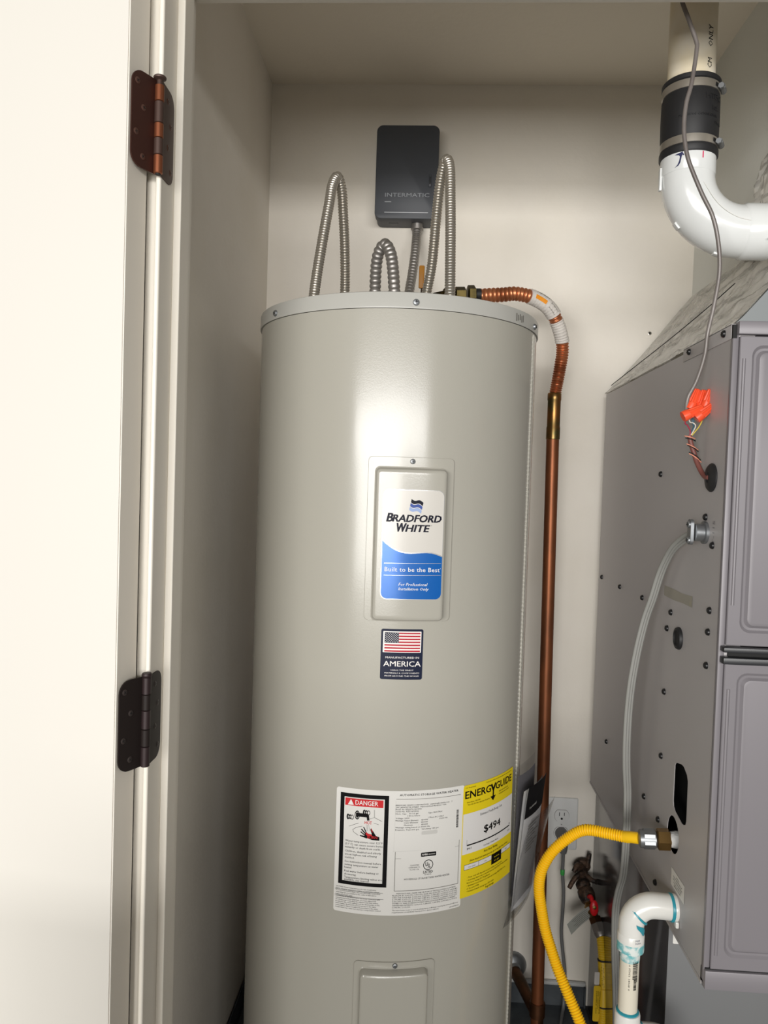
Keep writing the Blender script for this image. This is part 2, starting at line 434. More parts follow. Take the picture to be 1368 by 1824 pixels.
# drain pan under everything
t = thing('drain_pan', 'dark grey sheet metal drain pan with a raised back lip on the floor', 'drain pan', (.24, 1.5, FL))
bm = bmesh.new(); box(bm, -.39, .424, 1.12, 1.842, FL-.003, FL)
obj('pan_floor', bm, M['pan'], t, smooth=0)
obj('back_lip', bx(-.395, .4235, 1.840, 1.8435, FL, -.001), M['pan'], t, smooth=0)
obj('side_lip', bx(-.3955, -.3925, 1.12, 1.84, FL, -.001), M['pan'], t, smooth=0)
bm = bmesh.new(); tube(bm, [(-.395+.0409*i, 1.845+.001*random.uniform(-1, 1), .003+.0012*random.uniform(-1, 1)) for i in range(21)], .0058, 8, .01)
obj('caulk_bead', bm, M['caulk'], t)
obj('lip_seam', bx(.4195, .4235, 1.834, 1.840, FL, 0.0), M['pan'], t, smooth=0)
bm = lt([(.004, 0), (.004, .002), (0, .003)], (.305, 1.835, FL+.003), (0, -1, 0), 10); obj('rivet', bm, M['pan'], t)

# ================================================================== WATER HEATER
TX, TY, R = -.0615, 1.454, .254
def cyl(th, z, r=R):
    a = math.radians(th); return Vector((TX+r*math.sin(a), TY-r*math.cos(a), z))
def cyln(th):
    a = math.radians(th); return Vector((math.sin(a), -math.cos(a), 0))
def on_tank(th0, ztop, r=R):
    def f(u, v, h):
        a = math.radians(th0)+u/r
        return (TX+(r+h)*math.sin(a), TY-(r+h)*math.cos(a), ztop-v)
    return f
WH = thing('water_heater', 'tall pale grey cylindrical electric water heater tank standing in the closet', 'water heater', (TX, TY, FL))
obj('jacket', lt([(R-.01, FL), (R, FL+.004), (R, 1.4655), (R-.003, 1.4655)], (TX, TY, 0), sides=160), M['tank'], WH, smooth=30)
Rc = R+.0025
obj('top_cap', lt([(R-.003, 1.4665), (Rc, 1.4660), (Rc+.0003, 1.4675), (Rc, 1.4690), (Rc, 1.4885), (Rc-.0008, 1.4905), (Rc-.003, 1.4915), (.10, 1.4925), (0, 1.4925)], (TX, TY, 0), sides=160), M['cap'], WH, smooth=30)
for th in (-52, 8, 68.7):
    o = screw(WH, cyl(th, 1.4752, Rc), cyln(th), .0052, M['chrome'], True, .004, 'cap_screw')
# folded side seam
bm = bmesh.new(); corr(bm, [cyl(69.5, 1.462, R+.0002), cyl(69.5, 1.0, R+.0002), cyl(69.5, FL+.02, R+.0002)], .0026, .0009, .0075, 8)
obj('jacket_seam', bm, M['tank'], WH)
P = Print()
for k in range(5): P.rect(.0+.0055*k, .002*(k % 2), .0032+.0055*k, .013-.0016*(k % 3))
P.build('stamped_marks', M['grey'], WH, on_tank(51.2, 1.4835, Rc), .0003)

def access_panel(th0, th1, zt, zb, bth0, bth1, bzt, name, screw_th, tabz):
    W = math.radians(th1-th0)*R; bm = bmesh.new()
    f = on_tank(th0, zt)
    Hh = zt-zb
    u0, u1 = math.radians(bth0-th0)*R, math.radians(bth1-th0)*R; v0, v1 = zt-bzt, Hh-.0015
    def loop(d, h, rad):
        return [bm.verts.new((a, b, h)) for a, b in rrect(u0+d, v0+d, u1-d, v1-d, rad, 5)]
    # plate with a thin lip
    out = [bm.verts.new((a, b, .0)) for a, b in rrect(0, 0, W, Hh, .007, 5)]
    out2 = [bm.verts.new((a, b, .0022)) for a, b in rrect(.0, .0, W, Hh, .007, 5)]
    out3 = [bm.verts.new((a, b, .0026)) for a, b in rrect(.0006, .0006, W-.0006, Hh-.0006, .0066, 5)]
    L0 = loop(-.002, .0026, .008); L1 = loop(0., .0038, .007); L2 = loop(.0016, .0140, .0065); L3 = loop(.0030, .0166, .006); L4 = loop(.0050, .0178, .005); L5 = loop(.0072, .0181, .004); L6 = loop(.0100, .0181, .003)
    seq = [out, out2, out3, L0, L1, L2, L3, L4, L5, L6]; n = len(out)
    for A, B in zip(seq, seq[1:]):
        for k in range(n): bm.faces.new((A[k], A[(k+1) % n], B[(k+1) % n], B[k]))
    bm.faces.new(L6)
    bmesh.ops.triangulate(bm, faces=[q for q in bm.faces if len(q.verts) > 4])
    u = .004
    while u < W:
        bmesh.ops.bisect_plane(bm, geom=bm.verts[:]+bm.edges[:]+bm.faces[:], plane_co=(u, 0, 0), plane_no=(1, 0, 0), dist=1e-7); u += .006
    for v in bm.verts: v.co = Vector(f(*v.co))
    o = obj(name, bm, M['tank'], WH, smooth=25)
    screw(o, cyl(screw_th, tabz, R+.0026), cyln(screw_th), .0042, M['chrome'], True, .003, 'panel_screw')
    return o
access_panel(-6.8, 24.0, 1.2362, .979, -3.9, 20.7, 1.2190, 'access_panel', 8.7, 1.2295)
access_panel(-6.4, 23.0, .4325, .165, -4.1, 20.0, .4225, 'access_panel', 8.3, .4275)

# brand decal on the upper panel
R2 = R+.0181; fD = on_tank(-1.0, 1.1855, R2); DW, DH = .0965, .170
dec = Print().rect(0, 0, DW, DH, .010).build('brand_decal', M['silver'], WH, fD, .0002, .004)
mm = .001
P = Print().rect(.0009, .0009, DW-.0009, DH-.0009, .0092); P.build('decal_ground', M['decal'], dec, fD, .0004, .004)
curve = [(0.9, 77.5), (6, 82.5), (12, 87), (18, 91), (24, 94), (31, 96.3), (38, 97.6), (46, 97.9), (54, 97.3), (62, 96.6), (70, 96.3), (78, 96.8), (86, 98.8), (92, 101), (95.6, 102.4)]
edge = [(a*mm, b*mm) for a, b in curve]
bot = rrect(.0009, .12, DW-.0009, DH-.0009, .0092)
# upper corner arcs of rrect are at large v: keep only them
lowc = [p for p in bot if p[1] > .135]
P = Print().poly(edge+[(DW-.0009, .150)]+sorted([p for p in lowc if p[0] > DW/2], key=lambda p: p[1])+sorted([p for p in lowc if p[0] < DW/2], key=lambda p: -p[1])+[(.0009, .150)])
P.build('blue_field', M['blue'], dec, fD, .0006, .004)
P = Print(); P.line(edge, .0016); P.line([(5*mm, 114.2*mm), (94*mm, 113.0*mm)], .0006); P.line([(5*mm, 132.8*mm), (94*mm, 131.6*mm)], .0006)
P.build('silver_lines', M['silver'], dec, fD, .0008, .004)
P = Print()
P.text('B', 6.5*mm, 49.6*mm, .0128, .0098, bold=.048, shear=.22, res=2)
P.text('RADFORD', 15.6*mm, 49.4*mm, .0105, .0765, bold=.048, shear=.22, res=2)
P.text('W', 22.8*mm, 64.8*mm, .0128, .0145, bold=.048, shear=.22, res=2)
P.text('HITE', 36.0*mm, 64.6*mm, .0105, .0380, bold=.048, shear=.22, res=2)
P.text('®', 76*mm, 55.5*mm, .0016)
P.build('brand_lettering', M['dblue'], dec, fD, .0007, .006)
def wave(o, amp=2.2): return [(44.1+18.5*t-4.0*o/20, 15.4+o+(-1.8+5.6*t)+amp*math.sin(2*PI*t+.2)*.8) for t in [k/10 for k in range(11)]]
def band(a, b): return [(x*mm, y*mm) for x, y in wave(a)+wave(b)[::-1]]
Print().poly(band(0, 5.2)).build('emblem_dark_band', M['dblue'], dec, fD, .0007, .006)
Print().poly(band(6.2, 11.0)).build('emblem_blue_band', M['mblue'], dec, fD, .0007, .006)
Print().poly(band(12.0, 17.0)).build('emblem_pale_band', M['lblue'], dec, fD, .0007, .006)
P = Print()
P.text('Built to be the Best', 6*mm, 126.6*mm, .0066, .0860, bold=.014, res=2, spacing=1.1); P.text('®', 92.6*mm, 122*mm, .0014)
P.text('For Professional', 28*mm, 148.3*mm, .0043, .0455, bold=.012, shear=.25); P.text('Installation Only', 28*mm, 155.4*mm, .0043, .0475, bold=.012, shear=.25)
P.build('motto_lettering', M['fwhite'], dec, fD, .0008, .006)

# flag sticker
fF = on_tank(-.4, .9662); FW, FH = .0668, .0800
flag = Print().rect(0, 0, FW, FH, .0032).build('flag_sticker', M['navy'], WH, fF, .0003, .006)
Print().rect(.0032, .0036, .0636, .0372, .0008).build('flag_ground', M['fwhite'], flag, fF, .0005, .006)
P = Print()
sh = (36.0-5.4)/13
for k in range(0, 13, 2):
    P.rect(.0280 if k < 7 else .0056, (5.4+sh*k)*mm, .0620, (5.4+sh*(k+1))*mm)
P.build('flag_stripes', M['fred'], flag, fF, .0007, .006)
Print().rect(.0056, .0054, .0278, (5.4+7*sh)*mm).build('flag_canton', M['navy'], flag, fF, .0007, .006)
P = Print()
for r in range(9):
    for c in range(6 if r % 2 == 0 else 5):
        cx = 7.4+c*3.7+(0 if r % 2 == 0 else 1.85); cy = 6.9+r*1.66
        P.poly([((cx+(.95 if k % 2 == 0 else .4)*math.sin(k*PI/5))*mm, (cy-(.95 if k % 2 == 0 else .4)*math.cos(k*PI/5))*mm) for k in range(10)])
P.build('flag_stars', M['fwhite'], flag, fF, .0009, .006)
P = Print()
P.text('MANUFACTURED IN', 34.3*mm, 46.6*mm, .0030, .0530, 'c', bold=.012, res=2)
P.text('AMERICA', 34.4*mm, 59.0*mm, .0082, .0590, 'c', bold=.012, res=2)
P.text('USING THE FINEST', 34.4*mm, 66.0*mm, .0019, .0365, 'c', bold=.015)
P.text('MATERIALS & COMPONENTS', 34.6*mm, 70.6*mm, .0020, .0550, 'c', bold=.015)
P.text('FROM AROUND THE WORLD', 34.6*mm, 75.3*mm, .0020, .0545, 'c', bold=.015)
P.build('sticker_lettering', M['fwhite'], flag, fF, .0006, .006)

# rating label
fR = on_tank(-14.85, .7085); LW, LH = .2135, .2010
lab = Print().rect(0, 0, LW, LH, .004).build('rating_label', M['white'], WH, fR, .0003, .006)
bmF = Print(); bmF.rect(7.0*mm, 8*mm, 13.6*mm, 155.6*mm); bmF.rect(78.3*mm, 8*mm, 85*mm, 155.6*mm); bmF.rect(13.6*mm, 8*mm, 78.3*mm, 14.2*mm); bmF.rect(13.6*mm, 149.8*mm, 78.3*mm, 155.6*mm)
bmF.build('danger_frame', M['black'], lab, fR, .0005, .006)
P = Print().rect(15*mm, 15.7*mm, 76.3*mm, 27.6*mm); P.build('danger_banner', M['red'], lab, fR, .0005, .006)
P = Print().poly([(19.4*mm, 26.3*mm), (29.2*mm, 26.3*mm), (24.4*mm, 17.2*mm)]); P.text('DANGER', 31.8*mm, 25.2*mm, .0072, .0362, bold=.018, res=2)
P.build('danger_lettering', M['fwhite'], lab, fR, .0007, .006)
P = Print()                                # picture: faucet, tub, hand, and the small print
P.rect(23.9*mm, 19.8*mm, 24.9*mm, 23.4*mm); P.disc(24.4*mm, 24.8*mm, .6*mm)
P.rect(33*mm, 38.3*mm, 52.5*mm, 44.2*mm); P.poly([(x*mm, y*mm) for x, y in [(47, 38.3), (52, 38.5), (54, 41), (55, 49), (51.3, 49.5), (50.4, 44), (47, 44.2)]])
P.ring(35.2*mm, 41.8*mm, 3.0*mm, 4.1*mm, 20, 1.75); P.disc(35.2*mm, 41.8*mm, 2.3*mm, 16, 4.4*mm)
for cx, cy in ((20.2, 45.9), (46.4, 36.6)):
    P.ring(cx*mm, cy*mm, 1.1*mm, 2.3*mm, 16, 2.0)
    P.ring((cx+3.4)*mm, cy*mm, .9*mm, 2.0*mm, 16, 2.0); P.ring((cx+6.8)*mm, (cy+.3)*mm, 1.8*mm, 2.6*mm, 16, 1.5); P.rect((cx-2)*mm, (cy-3)*mm, cx*mm, (cy+3)*mm)
P.line([(62.4*mm, 31.2*mm), (62.8*mm, 43.7*mm), (74.8*mm, 49.4*mm)], .0005); P.line([(62.8*mm, 43.7*mm), (54*mm, 47*mm)], .0004)
P.line([(22.4*mm, 61.2*mm), (37.5*mm, 54.6*mm)], .0005); P.line([(62*mm, 52.6*mm), (70*mm, 54.8*mm)], .0004)
P.line([(44*mm, 59*mm), (34*mm, 62*mm), (28.6*mm, 66*mm), (30*mm, 69.5*mm), (38*mm, 74.5*mm)], .0005)
P.poly([(x*mm, y*mm) for x, y in [(40.2, 73.8), (49.5, 76.5), (60, 80), (71.8, 80.5), (71.5, 75.0), (66, 73), (61.5, 66), (57.5, 61.5), (57, 64), (59.5, 71), (51, 70.6), (47.5, 67.5), (48.5, 74)]])
for a, b, w in (((41.5, 68), (51, 75), 1.7), ((42.5, 63.5), (51, 72.5), 1.9), ((46, 60), (51, 70), 1.6), ((40.3, 74.2), (52, 77.5), 1.5)): P.line([(a[0]*mm, a[1]*mm), (b[0]*mm, b[1]*mm)], w*mm)
for x0, x1 in ((50.8, 50.0), (52.4, 52.2), (54, 55.5)): P.line([(x0*mm, 56*mm), (x1*mm, 66*mm)], .0003)
rows = [('Water temperature over 125°F', 86.1, 60), ('(51°C) can cause severe burns', 91.2, 60.5), ('instantly or death from scalds.', 96.2, 57.5), ('Children, disabled and elderly', 102.6, 58), ('are at highest risk of being', 107.8, 51.5), ('scalded.', 113.0, 15.5),
        ('See instruction manual before', 119.4, 58.5), ('setting temperature at water', 124.6, 54.5), ('heater.', 129.2, 12.5), ('Feel water before bathing or', 135.2, 55.5), ('showering.', 140.2, 19.5), ('Temperature limiting valves are', 146.0-.8, 60.5), ('available, see manual.', 149.0-.2, 41)]
for s, v, w in rows: P.text(s, 16.9*mm, v*mm, .0030, w*mm, bold=.008)
cau = ['CAUTION: Hotter water increases the risk of scald injury.', 'Before changing temperature setting see instruction manual.', 'It is recommended that a thermostatically controlled', 'tempering valve be installed in the outlet of tank unit to', 'reduce risk of scald injury.', 'CAUTION: If the water heater has been connected with',
       'supplemental heating equipment, you must adjust both', 'the thermostat controlling the supplemental heat source', '(located in the water piping) and the thermostat on the', 'water heater (behind the access panel) to the same', 'temperature. Failure to adjust thermostats to the same', 'temperature can cause loss of proper temperature control.']
for k, s in enumerate(cau): P.text(s, 3.6*mm, (161.6+3.02*k)*mm, .0018, (28 if k == 4 else 66+6*((k*7) % 3)/2+(2 if k in (1, 11) else 0))*mm, bold=.01)
P.line([(1.8*mm, 165.2*mm), (80*mm, 165.2*mm)], .0004); P.line([(1.8*mm, 174.3*mm), (81*mm, 175.2*mm)], .0004); P.line([(1.8*mm, 176.4*mm), (36*mm, 174.9*mm)], .0004)
P.text('AUTOMATIC STORAGE WATER HEATER', 101.8*mm, 8.4*mm, .0032, .0999, bold=.02)
tr = [('BRADFORD WHITE CORPORATION   www.bradfordwhite.com    7', 95.8, 24.0, 95), ('200 LAFAYETTE STREET  MIDDLEVILLE MI 49333  USA', 95.9, 27.4, 84), ('Model  No. RE250T6-1NCWW', 96, 30.7, 42), ('Serial No. RZ51690552', 96.1, 34.0, 37), ('Nom. Cap.:   50 US gal.', 96.2, 37.7, 37),
      ('189.2 liters', 115.6, 41.3, 20), ('Voltage: 240V', 96.4, 45.0, 22), ('Wattage Upper Element:    4500W', 96, 48.7, 53), ('lower Element:    4500W', 109.9, 52.3, 39), ('Maximum         :    4500W', 110, 56.0, 39), ('Wattage rating based on 50/60 Hz', 96.3, 59.8, 56), ('Pressure: Test 300 psi.   Working 150 psi', 96.4, 63.6, 71),
      ('Type: ELECTRIC', 148.9, 38.0, 24.5), ('1 Phase AC ONLY', 149.2, 45.6, 27), ('50/60 Hz', 168.8, 49.2, 14)]
for s, u, v, w in tr: P.text(s, u*mm, v*mm, .0021, w*mm, bold=.012)
v = 38.5                                   # bar code strip, bars across
while v < 67.6:
    w = random.choice((.35, .6, 1.1)); P.rect(199.6*mm, v*mm, 203.6*mm, (v+w)*mm); v += w+random.choice((.35, .55))
P.rect(139.3*mm, 101*mm, 165*mm, 107.6*mm, .0012)
P.ring(152*mm, 121.6*mm, 7.3*mm, 8.4*mm, 28); P.text('U', 147.4*mm, 123.4*mm, .0062, .0040, bold=.03, res=2); P.text('L', 152.8*mm, 126.2*mm, .0062, .0036, bold=.03, res=2); P.text('®', 150.2*mm, 126.8*mm, .0014)
P.text('LISTED', 152.2*mm, 134.9*mm, .0040, .0163, 'c', bold=.025); P.text('E14302', 152.2*mm, 138.0*mm, .0021, .011, 'c')
P.text('CLASSIFIED', 129.5*mm, 121.4*mm, .0020, .0150, 'c'); P.text('CONFORMS TO', 129*mm, 125*mm, .0020, .0190, 'c'); P.text('UL STD 174', 129*mm, 128.4*mm, .0020, .0150, 'c')
P.text('HOUSEHOLD STORAGE TANK WATER HEATER', 113*mm, 144.0*mm, .0028, .0772, bold=.004)
pat = ['MANUFACTURED UNDER ONE OR MORE OF THE FOLLOWING U.S. PATENTS', 'RE.34,534; B1 5,341,770; 4,416,222; 4,628,184; 4,630,355; 4,672,919; 4,829,983;', '4,861,968; 4,904,428; 5,002,696; 5,023,031; 5,082,436; 5,092,519; 5,133,306;', '5,199,385; 5,277,171; 5,372,185; 5,485,879; 5,574,822; 5,596,952; 5,660,165;', '5,761,379; 5,943,984; 5,954,492; 6,056,117; 6,142,216; 6,684,821; 7,063,132;', 'OTHER U.S. AND FOREIGN PATENT APPLICATIONS PENDING. CURRENT', 'CANADIAN PATENTS: 1,272,914; 1,280,043; 1,289,832; 2,045,862; 2,107,012;', '2,108,186; 2,112,515.']
for k, s in enumerate(pat): P.text(s, (101.6 if k == 0 else 95)*mm, (166.4+3.2*k)*mm, .0019, (101 if k == 0 else 30 if k == 7 else 111-3*(k == 5))*mm, bold=.01)
P.text('This water heater meets or exceeds all standards of efficiency requiring the minimum efficiency', 95.3*mm, 193.4*mm, .0018, .113, bold=.006); P.text('requirements of ASHRAE Standard 90.1 (latest edition).', 95.3*mm, 196.8*mm, .0018, .078, bold=.006)
P.text('239-45572-00C', 192*mm, 198.4*mm, .0019, .0185, bold=.01, shear=.2)
P.build('black_print', M['black'], lab, fR, .0006, .008)
P = Print(); P.text('HOT', 47.4*mm, 55.2*mm, .0052, .0116, bold=.012, res=2); P.text('BURN', 52.6*mm, 77.8*mm, .0042, .0156, bold=.012, res=2)
P.poly([(x*mm, y*mm) for x, y in [(50.5, 67.5), (53, 70), (58.5, 71), (60.5, 73.8), (52.5, 73.8), (49.6, 71.5)]])
P.poly([(x*mm, y*mm) for x, y in [(58.2, 60.6), (60.2, 64.5), (60.4, 68.4), (58.6, 65)]])
P.build('red_print', M['red'], lab, fR, .0008, .008)
P = Print(); P.line([(96.5*mm, 13.2*mm), (206.5*mm, 14.3*mm)], .0007)
P.line([(97.6*mm, 98*mm), (97.8*mm, 161.3*mm)], .0009); P.line([(97.8*mm, 161.2*mm), (206.8*mm, 161.2*mm)], .0009); P.line([(206.8*mm, 89*mm), (206.8*mm, 161.2*mm)], .0009)
P.line([(98*mm, 109*mm), (107*mm, 109*mm)], .0004); P.line([(199*mm, 99*mm), (207*mm, 99*mm)], .0004)
P.build('grey_rules', M['grey'], lab, fR, .0006, .008, kind='stuff')
P = Print(); P.text('AHRI', 141*mm, 105.6*mm, .0030, .0090, bold=.03); P.text('CERTIFIED', 151*mm, 105.4*mm, .0020, .0125)
P.build('reversed_print', M['white'], lab, fR, .0008, .008)
P = Print(); P.line([(96*mm, 16*mm), (95*mm, 98*mm)], .0004); P.line([(94*mm, 97*mm), (140*mm, 97*mm)], .0004); P.rect(139*mm, 66*mm, 166*mm, 72*mm, .002)
P.build('faint_print', M['faint'], lab, fR, .0005, .008, kind='stuff')

# energy label, its right end lifting off the tank along the tangent
T1, Z1, US = 32.9, .7072, .095
def fE(u, v, h):
    h = h+.0006
    if u <= US:
        a = math.radians(T1)+u/R
        return (TX+(R+h)*math.sin(a), TY-(R+h)*math.cos(a), Z1-v)
    a = math.radians(T1)+US/R; n = Vector((math.sin(a), -math.cos(a), 0)); tt = Vector((math.cos(a), math.sin(a), 0))
    d = u-US; sag = d*d/(2*R)*(1-.55*min(1, .3+v/.25))
    p = Vector((TX, TY, 0))+n*(R+h-sag)+tt*d
    return (p.x, p.y, Z1-v)
EW, EH = .1365, .1870
en = Print().rect(0, 0, EW, EH, (0.001, .001, .005, .001)).build('energy_label', M['yellow'], WH, fE, 0, .005, thick=.0002)
Print().poly([(1.2*mm, 47.6*mm), (135.6*mm, 46.5*mm), (135.6*mm, 114.5*mm), (1.2*mm, 114.8*mm)]).build('cost_panel', M['lilac'], en, fE, .0004, .005)
P = Print()
P.text('ENERG', 3.8*mm, 22.2*mm, .0118, .0580, bold=.028, res=2); P.text('GUIDE', 75.5*mm, 22.0*mm, .0118, .0540, bold=.028, res=2)
P.line([(63.0*mm, 10.2*mm), (68.9*mm, 21*mm)], .0040); P.line([(74.8*mm, 10.2*mm), (68.9*mm, 21*mm)], .0040); P.rect(67.2*mm, 19.5*mm, 70.6*mm, 32*mm); P.poly([(61.5*mm, 31*mm), (76.3*mm, 31*mm), (68.9*mm, 39*mm)])
P.text('U.S. Government', 4*mm, 5.4*mm, .0021, .0215, bold=.004); P.text('Federal law prohibits removal of this label before consumer purchase', 50*mm, 4.8*mm, .0019, .0790, bold=.004)
P.text('Water Heater - ELECTRIC', 7.4*mm, 30*mm, .0022, .0300, bold=.006); P.text('Tank Size (Storage Capacity): 50 gallons', 9*mm, 34*mm, .0022, .0510, bold=.006)
P.text('BRADFORD WHITE CORP', 86*mm, 29*mm, .0021, .0310, bold=.004); P.text('Model RE250T6-1NCWW', 86*mm, 33.4*mm, .0021, .0340, bold=.004)
P.text('Estimated Yearly Energy Cost', 38*mm, 56.6*mm, .0040, .0590, bold=.006)
P.text('$494', 48*mm, 87.8*mm, .0118, .0455, bold=.03, res=2)
P.line([(10.4*mm, 91*mm), (10.4*mm, 101.4*mm)], .0004); P.rect(10.4*mm, 99.4*mm, 128*mm, 101.5*mm); P.line([(45*mm, 101.5*mm), (45*mm, 103.5*mm)], .0004); P.line([(80*mm, 101.5*mm), (80*mm, 103.5*mm)], .0004)
P.text('$411', 10.6*mm, 107.8*mm, .0030, .0100, bold=.02); P.text('$530', 121*mm, 109*mm, .0026, .0080); P.poly([(x*mm, y*mm) for x, y in [(125, 96), (129, 96), (127, 99)]])
P.text('Cost Range of Similar Models', 48*mm, 111*mm, .0026, .0405, bold=.006)
P.text('First Hour Rating', 50*mm, 121.8*mm, .0038, .0365, bold=.012); P.text('(How much hot water you can get in the first hour of use)', 17.6*mm, 129.0*mm, .0034, .1045, bold=.008)
P.frame(6.2*mm, 132.6*mm, 134*mm, 141.4*mm, .0005)
P.line([(38*mm, 132.6*mm), (38*mm, 141.4*mm)], .0004); P.rect(70.5*mm, 133*mm, 100.8*mm, 150*mm)
bl = ['• Your cost will depend on your utility rates and use.', '• Cost range based only on models fueled by ELECTRICITY with a medium', '  first hour rating (51-74 gallons).', '• Estimated cost based on a national average ELECTRIC cost', '  of 12 ¢ per kWh.', '• Estimated yearly energy use: 3531 kWh']
for k, (s, w) in enumerate(zip(bl, (92, 112, 55, 104, 28, 66))): P.text(s, 13*mm, (156+4.7*k)*mm, .0025, w*mm, bold=.006)
P.text('ftc.gov/energy', 57*mm, 184.6*mm, .0034, .0220, bold=.012)
P.build('black_print', M['black'], en, fE, .0006, .006)
for a, b in ((6.8, 37.7), (38.3, 70), (101, 133.4)): Print().rect(a*mm, 133.2*mm, b*mm, 140.9*mm).build('rating_box', M['lilac'], en, fE, .0004, .006)
P = Print(); P.text('very small', 15*mm, 138.4*mm, .0020, .0150); P.text('low', 52*mm, 138.4*mm, .0020, .0050); P.text('high', 114*mm, 138.4*mm, .0020, .0060)
P.build('small_print', M['black'], en, fE, .0007, .006, kind='stuff')
P = Print(); P.text('medium', 85.6*mm, 140*mm, .0026, .0150, 'c'); P.text('61 gal', 85.6*mm, 146.4*mm, .0026, .0140, 'c')
P.build('reversed_print', M['yellow'], en, fE, .0008, .006)

# literature pouch hanging on the side of the tank
PT = 62.0; pn = cyln(PT); pt = Vector((math.cos(math.radians(PT)), math.sin(math.radians(PT)), 0))
t = thing('literature_pouch', 'clear plastic pouch of folded manuals hanging on the right side of the tank', 'document pouch', tuple(Vector((TX, TY, .42))+pn*(R+.02)+pt*.066))
def sheet(name, pts, wd, m, bend=0., w0=0., par=None):
    """pts: (distance off the jacket, z) from bottom to top; the sheet runs wd wide along the tank's tangent"""
    bm = bmesh.new(); rows = []
    for j in range(7):
        w = (j/6-.5)
        rows.append([bm.verts.new(Vector((TX, TY, z_))+pn*(R+d_+bend*w*w*4)+pt*(.066+w0+w*wd)) for d_, z_ in pts])
    for A, B in zip(rows, rows[1:]):
        for k in range(len(pts)-1): bm.faces.new((A[k], A[k+1], B[k+1], B[k]))
    bmesh.ops.solidify(bm, geom=bm.faces[:], thickness=.0009)
    return obj(name, bm, m, par or t)
sheet('folded_manual', [(.0065, .470), (.009, .55), (.011, .62), (.012, .688)], .085, M['manual1'], -.004, -.006)
sheet('instruction_booklet', [(.0120, .450), (.017, .53), (.022, .60), (.025, .640), (.0275, .668)], .095, M['manual2'], -.004, -.012)
bk = sheet('instruction_booklet', [(.0150, .455), (.0215, .54), (.027, .60), (.0305, .640), (.0325, .660), (.0345, .674)], .090, M['manual2'], -.004, -.012)
sheet('black_cover', [(.0294, .618), (.0315, .642), (.0336, .661), (.0358, .676)], .0905, M['manual3'], -.004, -.012, bk)
P = Print(); P.text('Residential', 0, 0, .0045, .034, bold=.02)
P.build('cover_title', M['white'], bk, lambda u, v, h: tuple(Vector((TX, TY, .636-v))+pn*(R+.0322-v*.08)+pt*(.066-.052+u)), 0, 0)
P = Print()
for k in range(9): P.line([(0, .006*k), (.055-.012*(k % 3), .006*k)], .0016)
P.build('page_print', M['grey'], bk, lambda u, v, h: tuple(Vector((TX, TY, .602-v))+pn*(R+.0285-v*.088)+pt*(.066-.045+u)), 0, 0)
sheet('bag_back', [(.0012, .425), (.0015, .50), (.002, .60), (.003, .700)], .125, M['film'], -.003, -.006)
sheet('bag_front', [(.0050, .425), (.0165, .47), (.0275, .54), (.038, .59), (.049, .630)], .125, M['film'], -.005, -.012)

# ================================================================== CONNECTORS ON TOP
TOP = 1.4925
def loop_conn(name, label, pts, r=.0096, group=None):
    t = thing(name, label, 'flex connector', (pts[0][0], pts[0][1], TOP), group)
    bm = bmesh.new(); corr(bm, pts, r, .0016, .0050, 18); obj('corrugated_tube', bm, M['steel'], t)
    for p, q in ((pts[0], pts[1]), (pts[-1], pts[-2])):
        bm = bmesh.new(); hexnut(bm, (p[0], p[1], TOP), (0, 0, 1), .0145, 0., .017); obj('union_nut', bm, M['chrome'], t)
    return t
g = 'corrugated steel loops on top of the tank'
t = loop_conn('steel_flex_connector', 'left tall narrow loop of corrugated stainless tube on the tank top', [(-.212, 1.360, 1.497), (-.210, 1.360, 1.519), (-.207, 1.374, 1.569), (-.200, 1.388, 1.637), (-.193, 1.402, 1.700), (-.190, 1.413, 1.735), (-.183, 1.428, 1.7555), (-.1765, 1.444, 1.737), (-.174, 1.458, 1.700), (-.171, 1.472, 1.645), (-.170, 1.486, 1.590), (-.170, 1.490, 1.552)], .0096, g)
obj('plain_cuff', tb([(-.170, 1.490, 1.556), (-.170, 1.490, 1.500)], .0094, 18), M['steel'], t)
loop_conn('steel_flex_connector', 'taller right loop of corrugated stainless tube beside the grey timer box', [(-.018, 1.500, 1.497), (-.0165, 1.500, 1.530), (-.012, 1.490, 1.566), (-.004, 1.478, 1.616), (.001, 1.464, 1.695), (.005, 1.452, 1.746), (.010, 1.438, 1.776), (.0165, 1.426, 1.788), (.0225, 1.414, 1.765), (.025, 1.404, 1.710), (.0275, 1.392, 1.635), (.030, 1.384, 1.525), (.030, 1.384, 1.497)], .0098, g)
t = thing('conduit_arch', 'short arch of grey ribbed metal conduit on the tank top', 'conduit', (-.105, 1.40, TOP))
bm = bmesh.new(); corr(bm, [(-.106, 1.420, 1.497), (-.106, 1.418, 1.523), (-.1055, 1.410, 1.578), (-.101, 1.400, 1.608), (-.0895, 1.390, 1.622), (-.079, 1.380, 1.606), (-.073, 1.372, 1.578), (-.0675, 1.365, 1.523), (-.067, 1.365, 1.497)], .0108, .0022, .0088, 18, .7)
obj('conduit', bm, M['conduit'], t)
for x, y in ((-.106, 1.420), (-.067, 1.365)): obj('end_bushing', lt([(.0135, 0), (.0135, .006), (.012, .008)], (x, y, TOP), sides=16), M['conduit'], t)
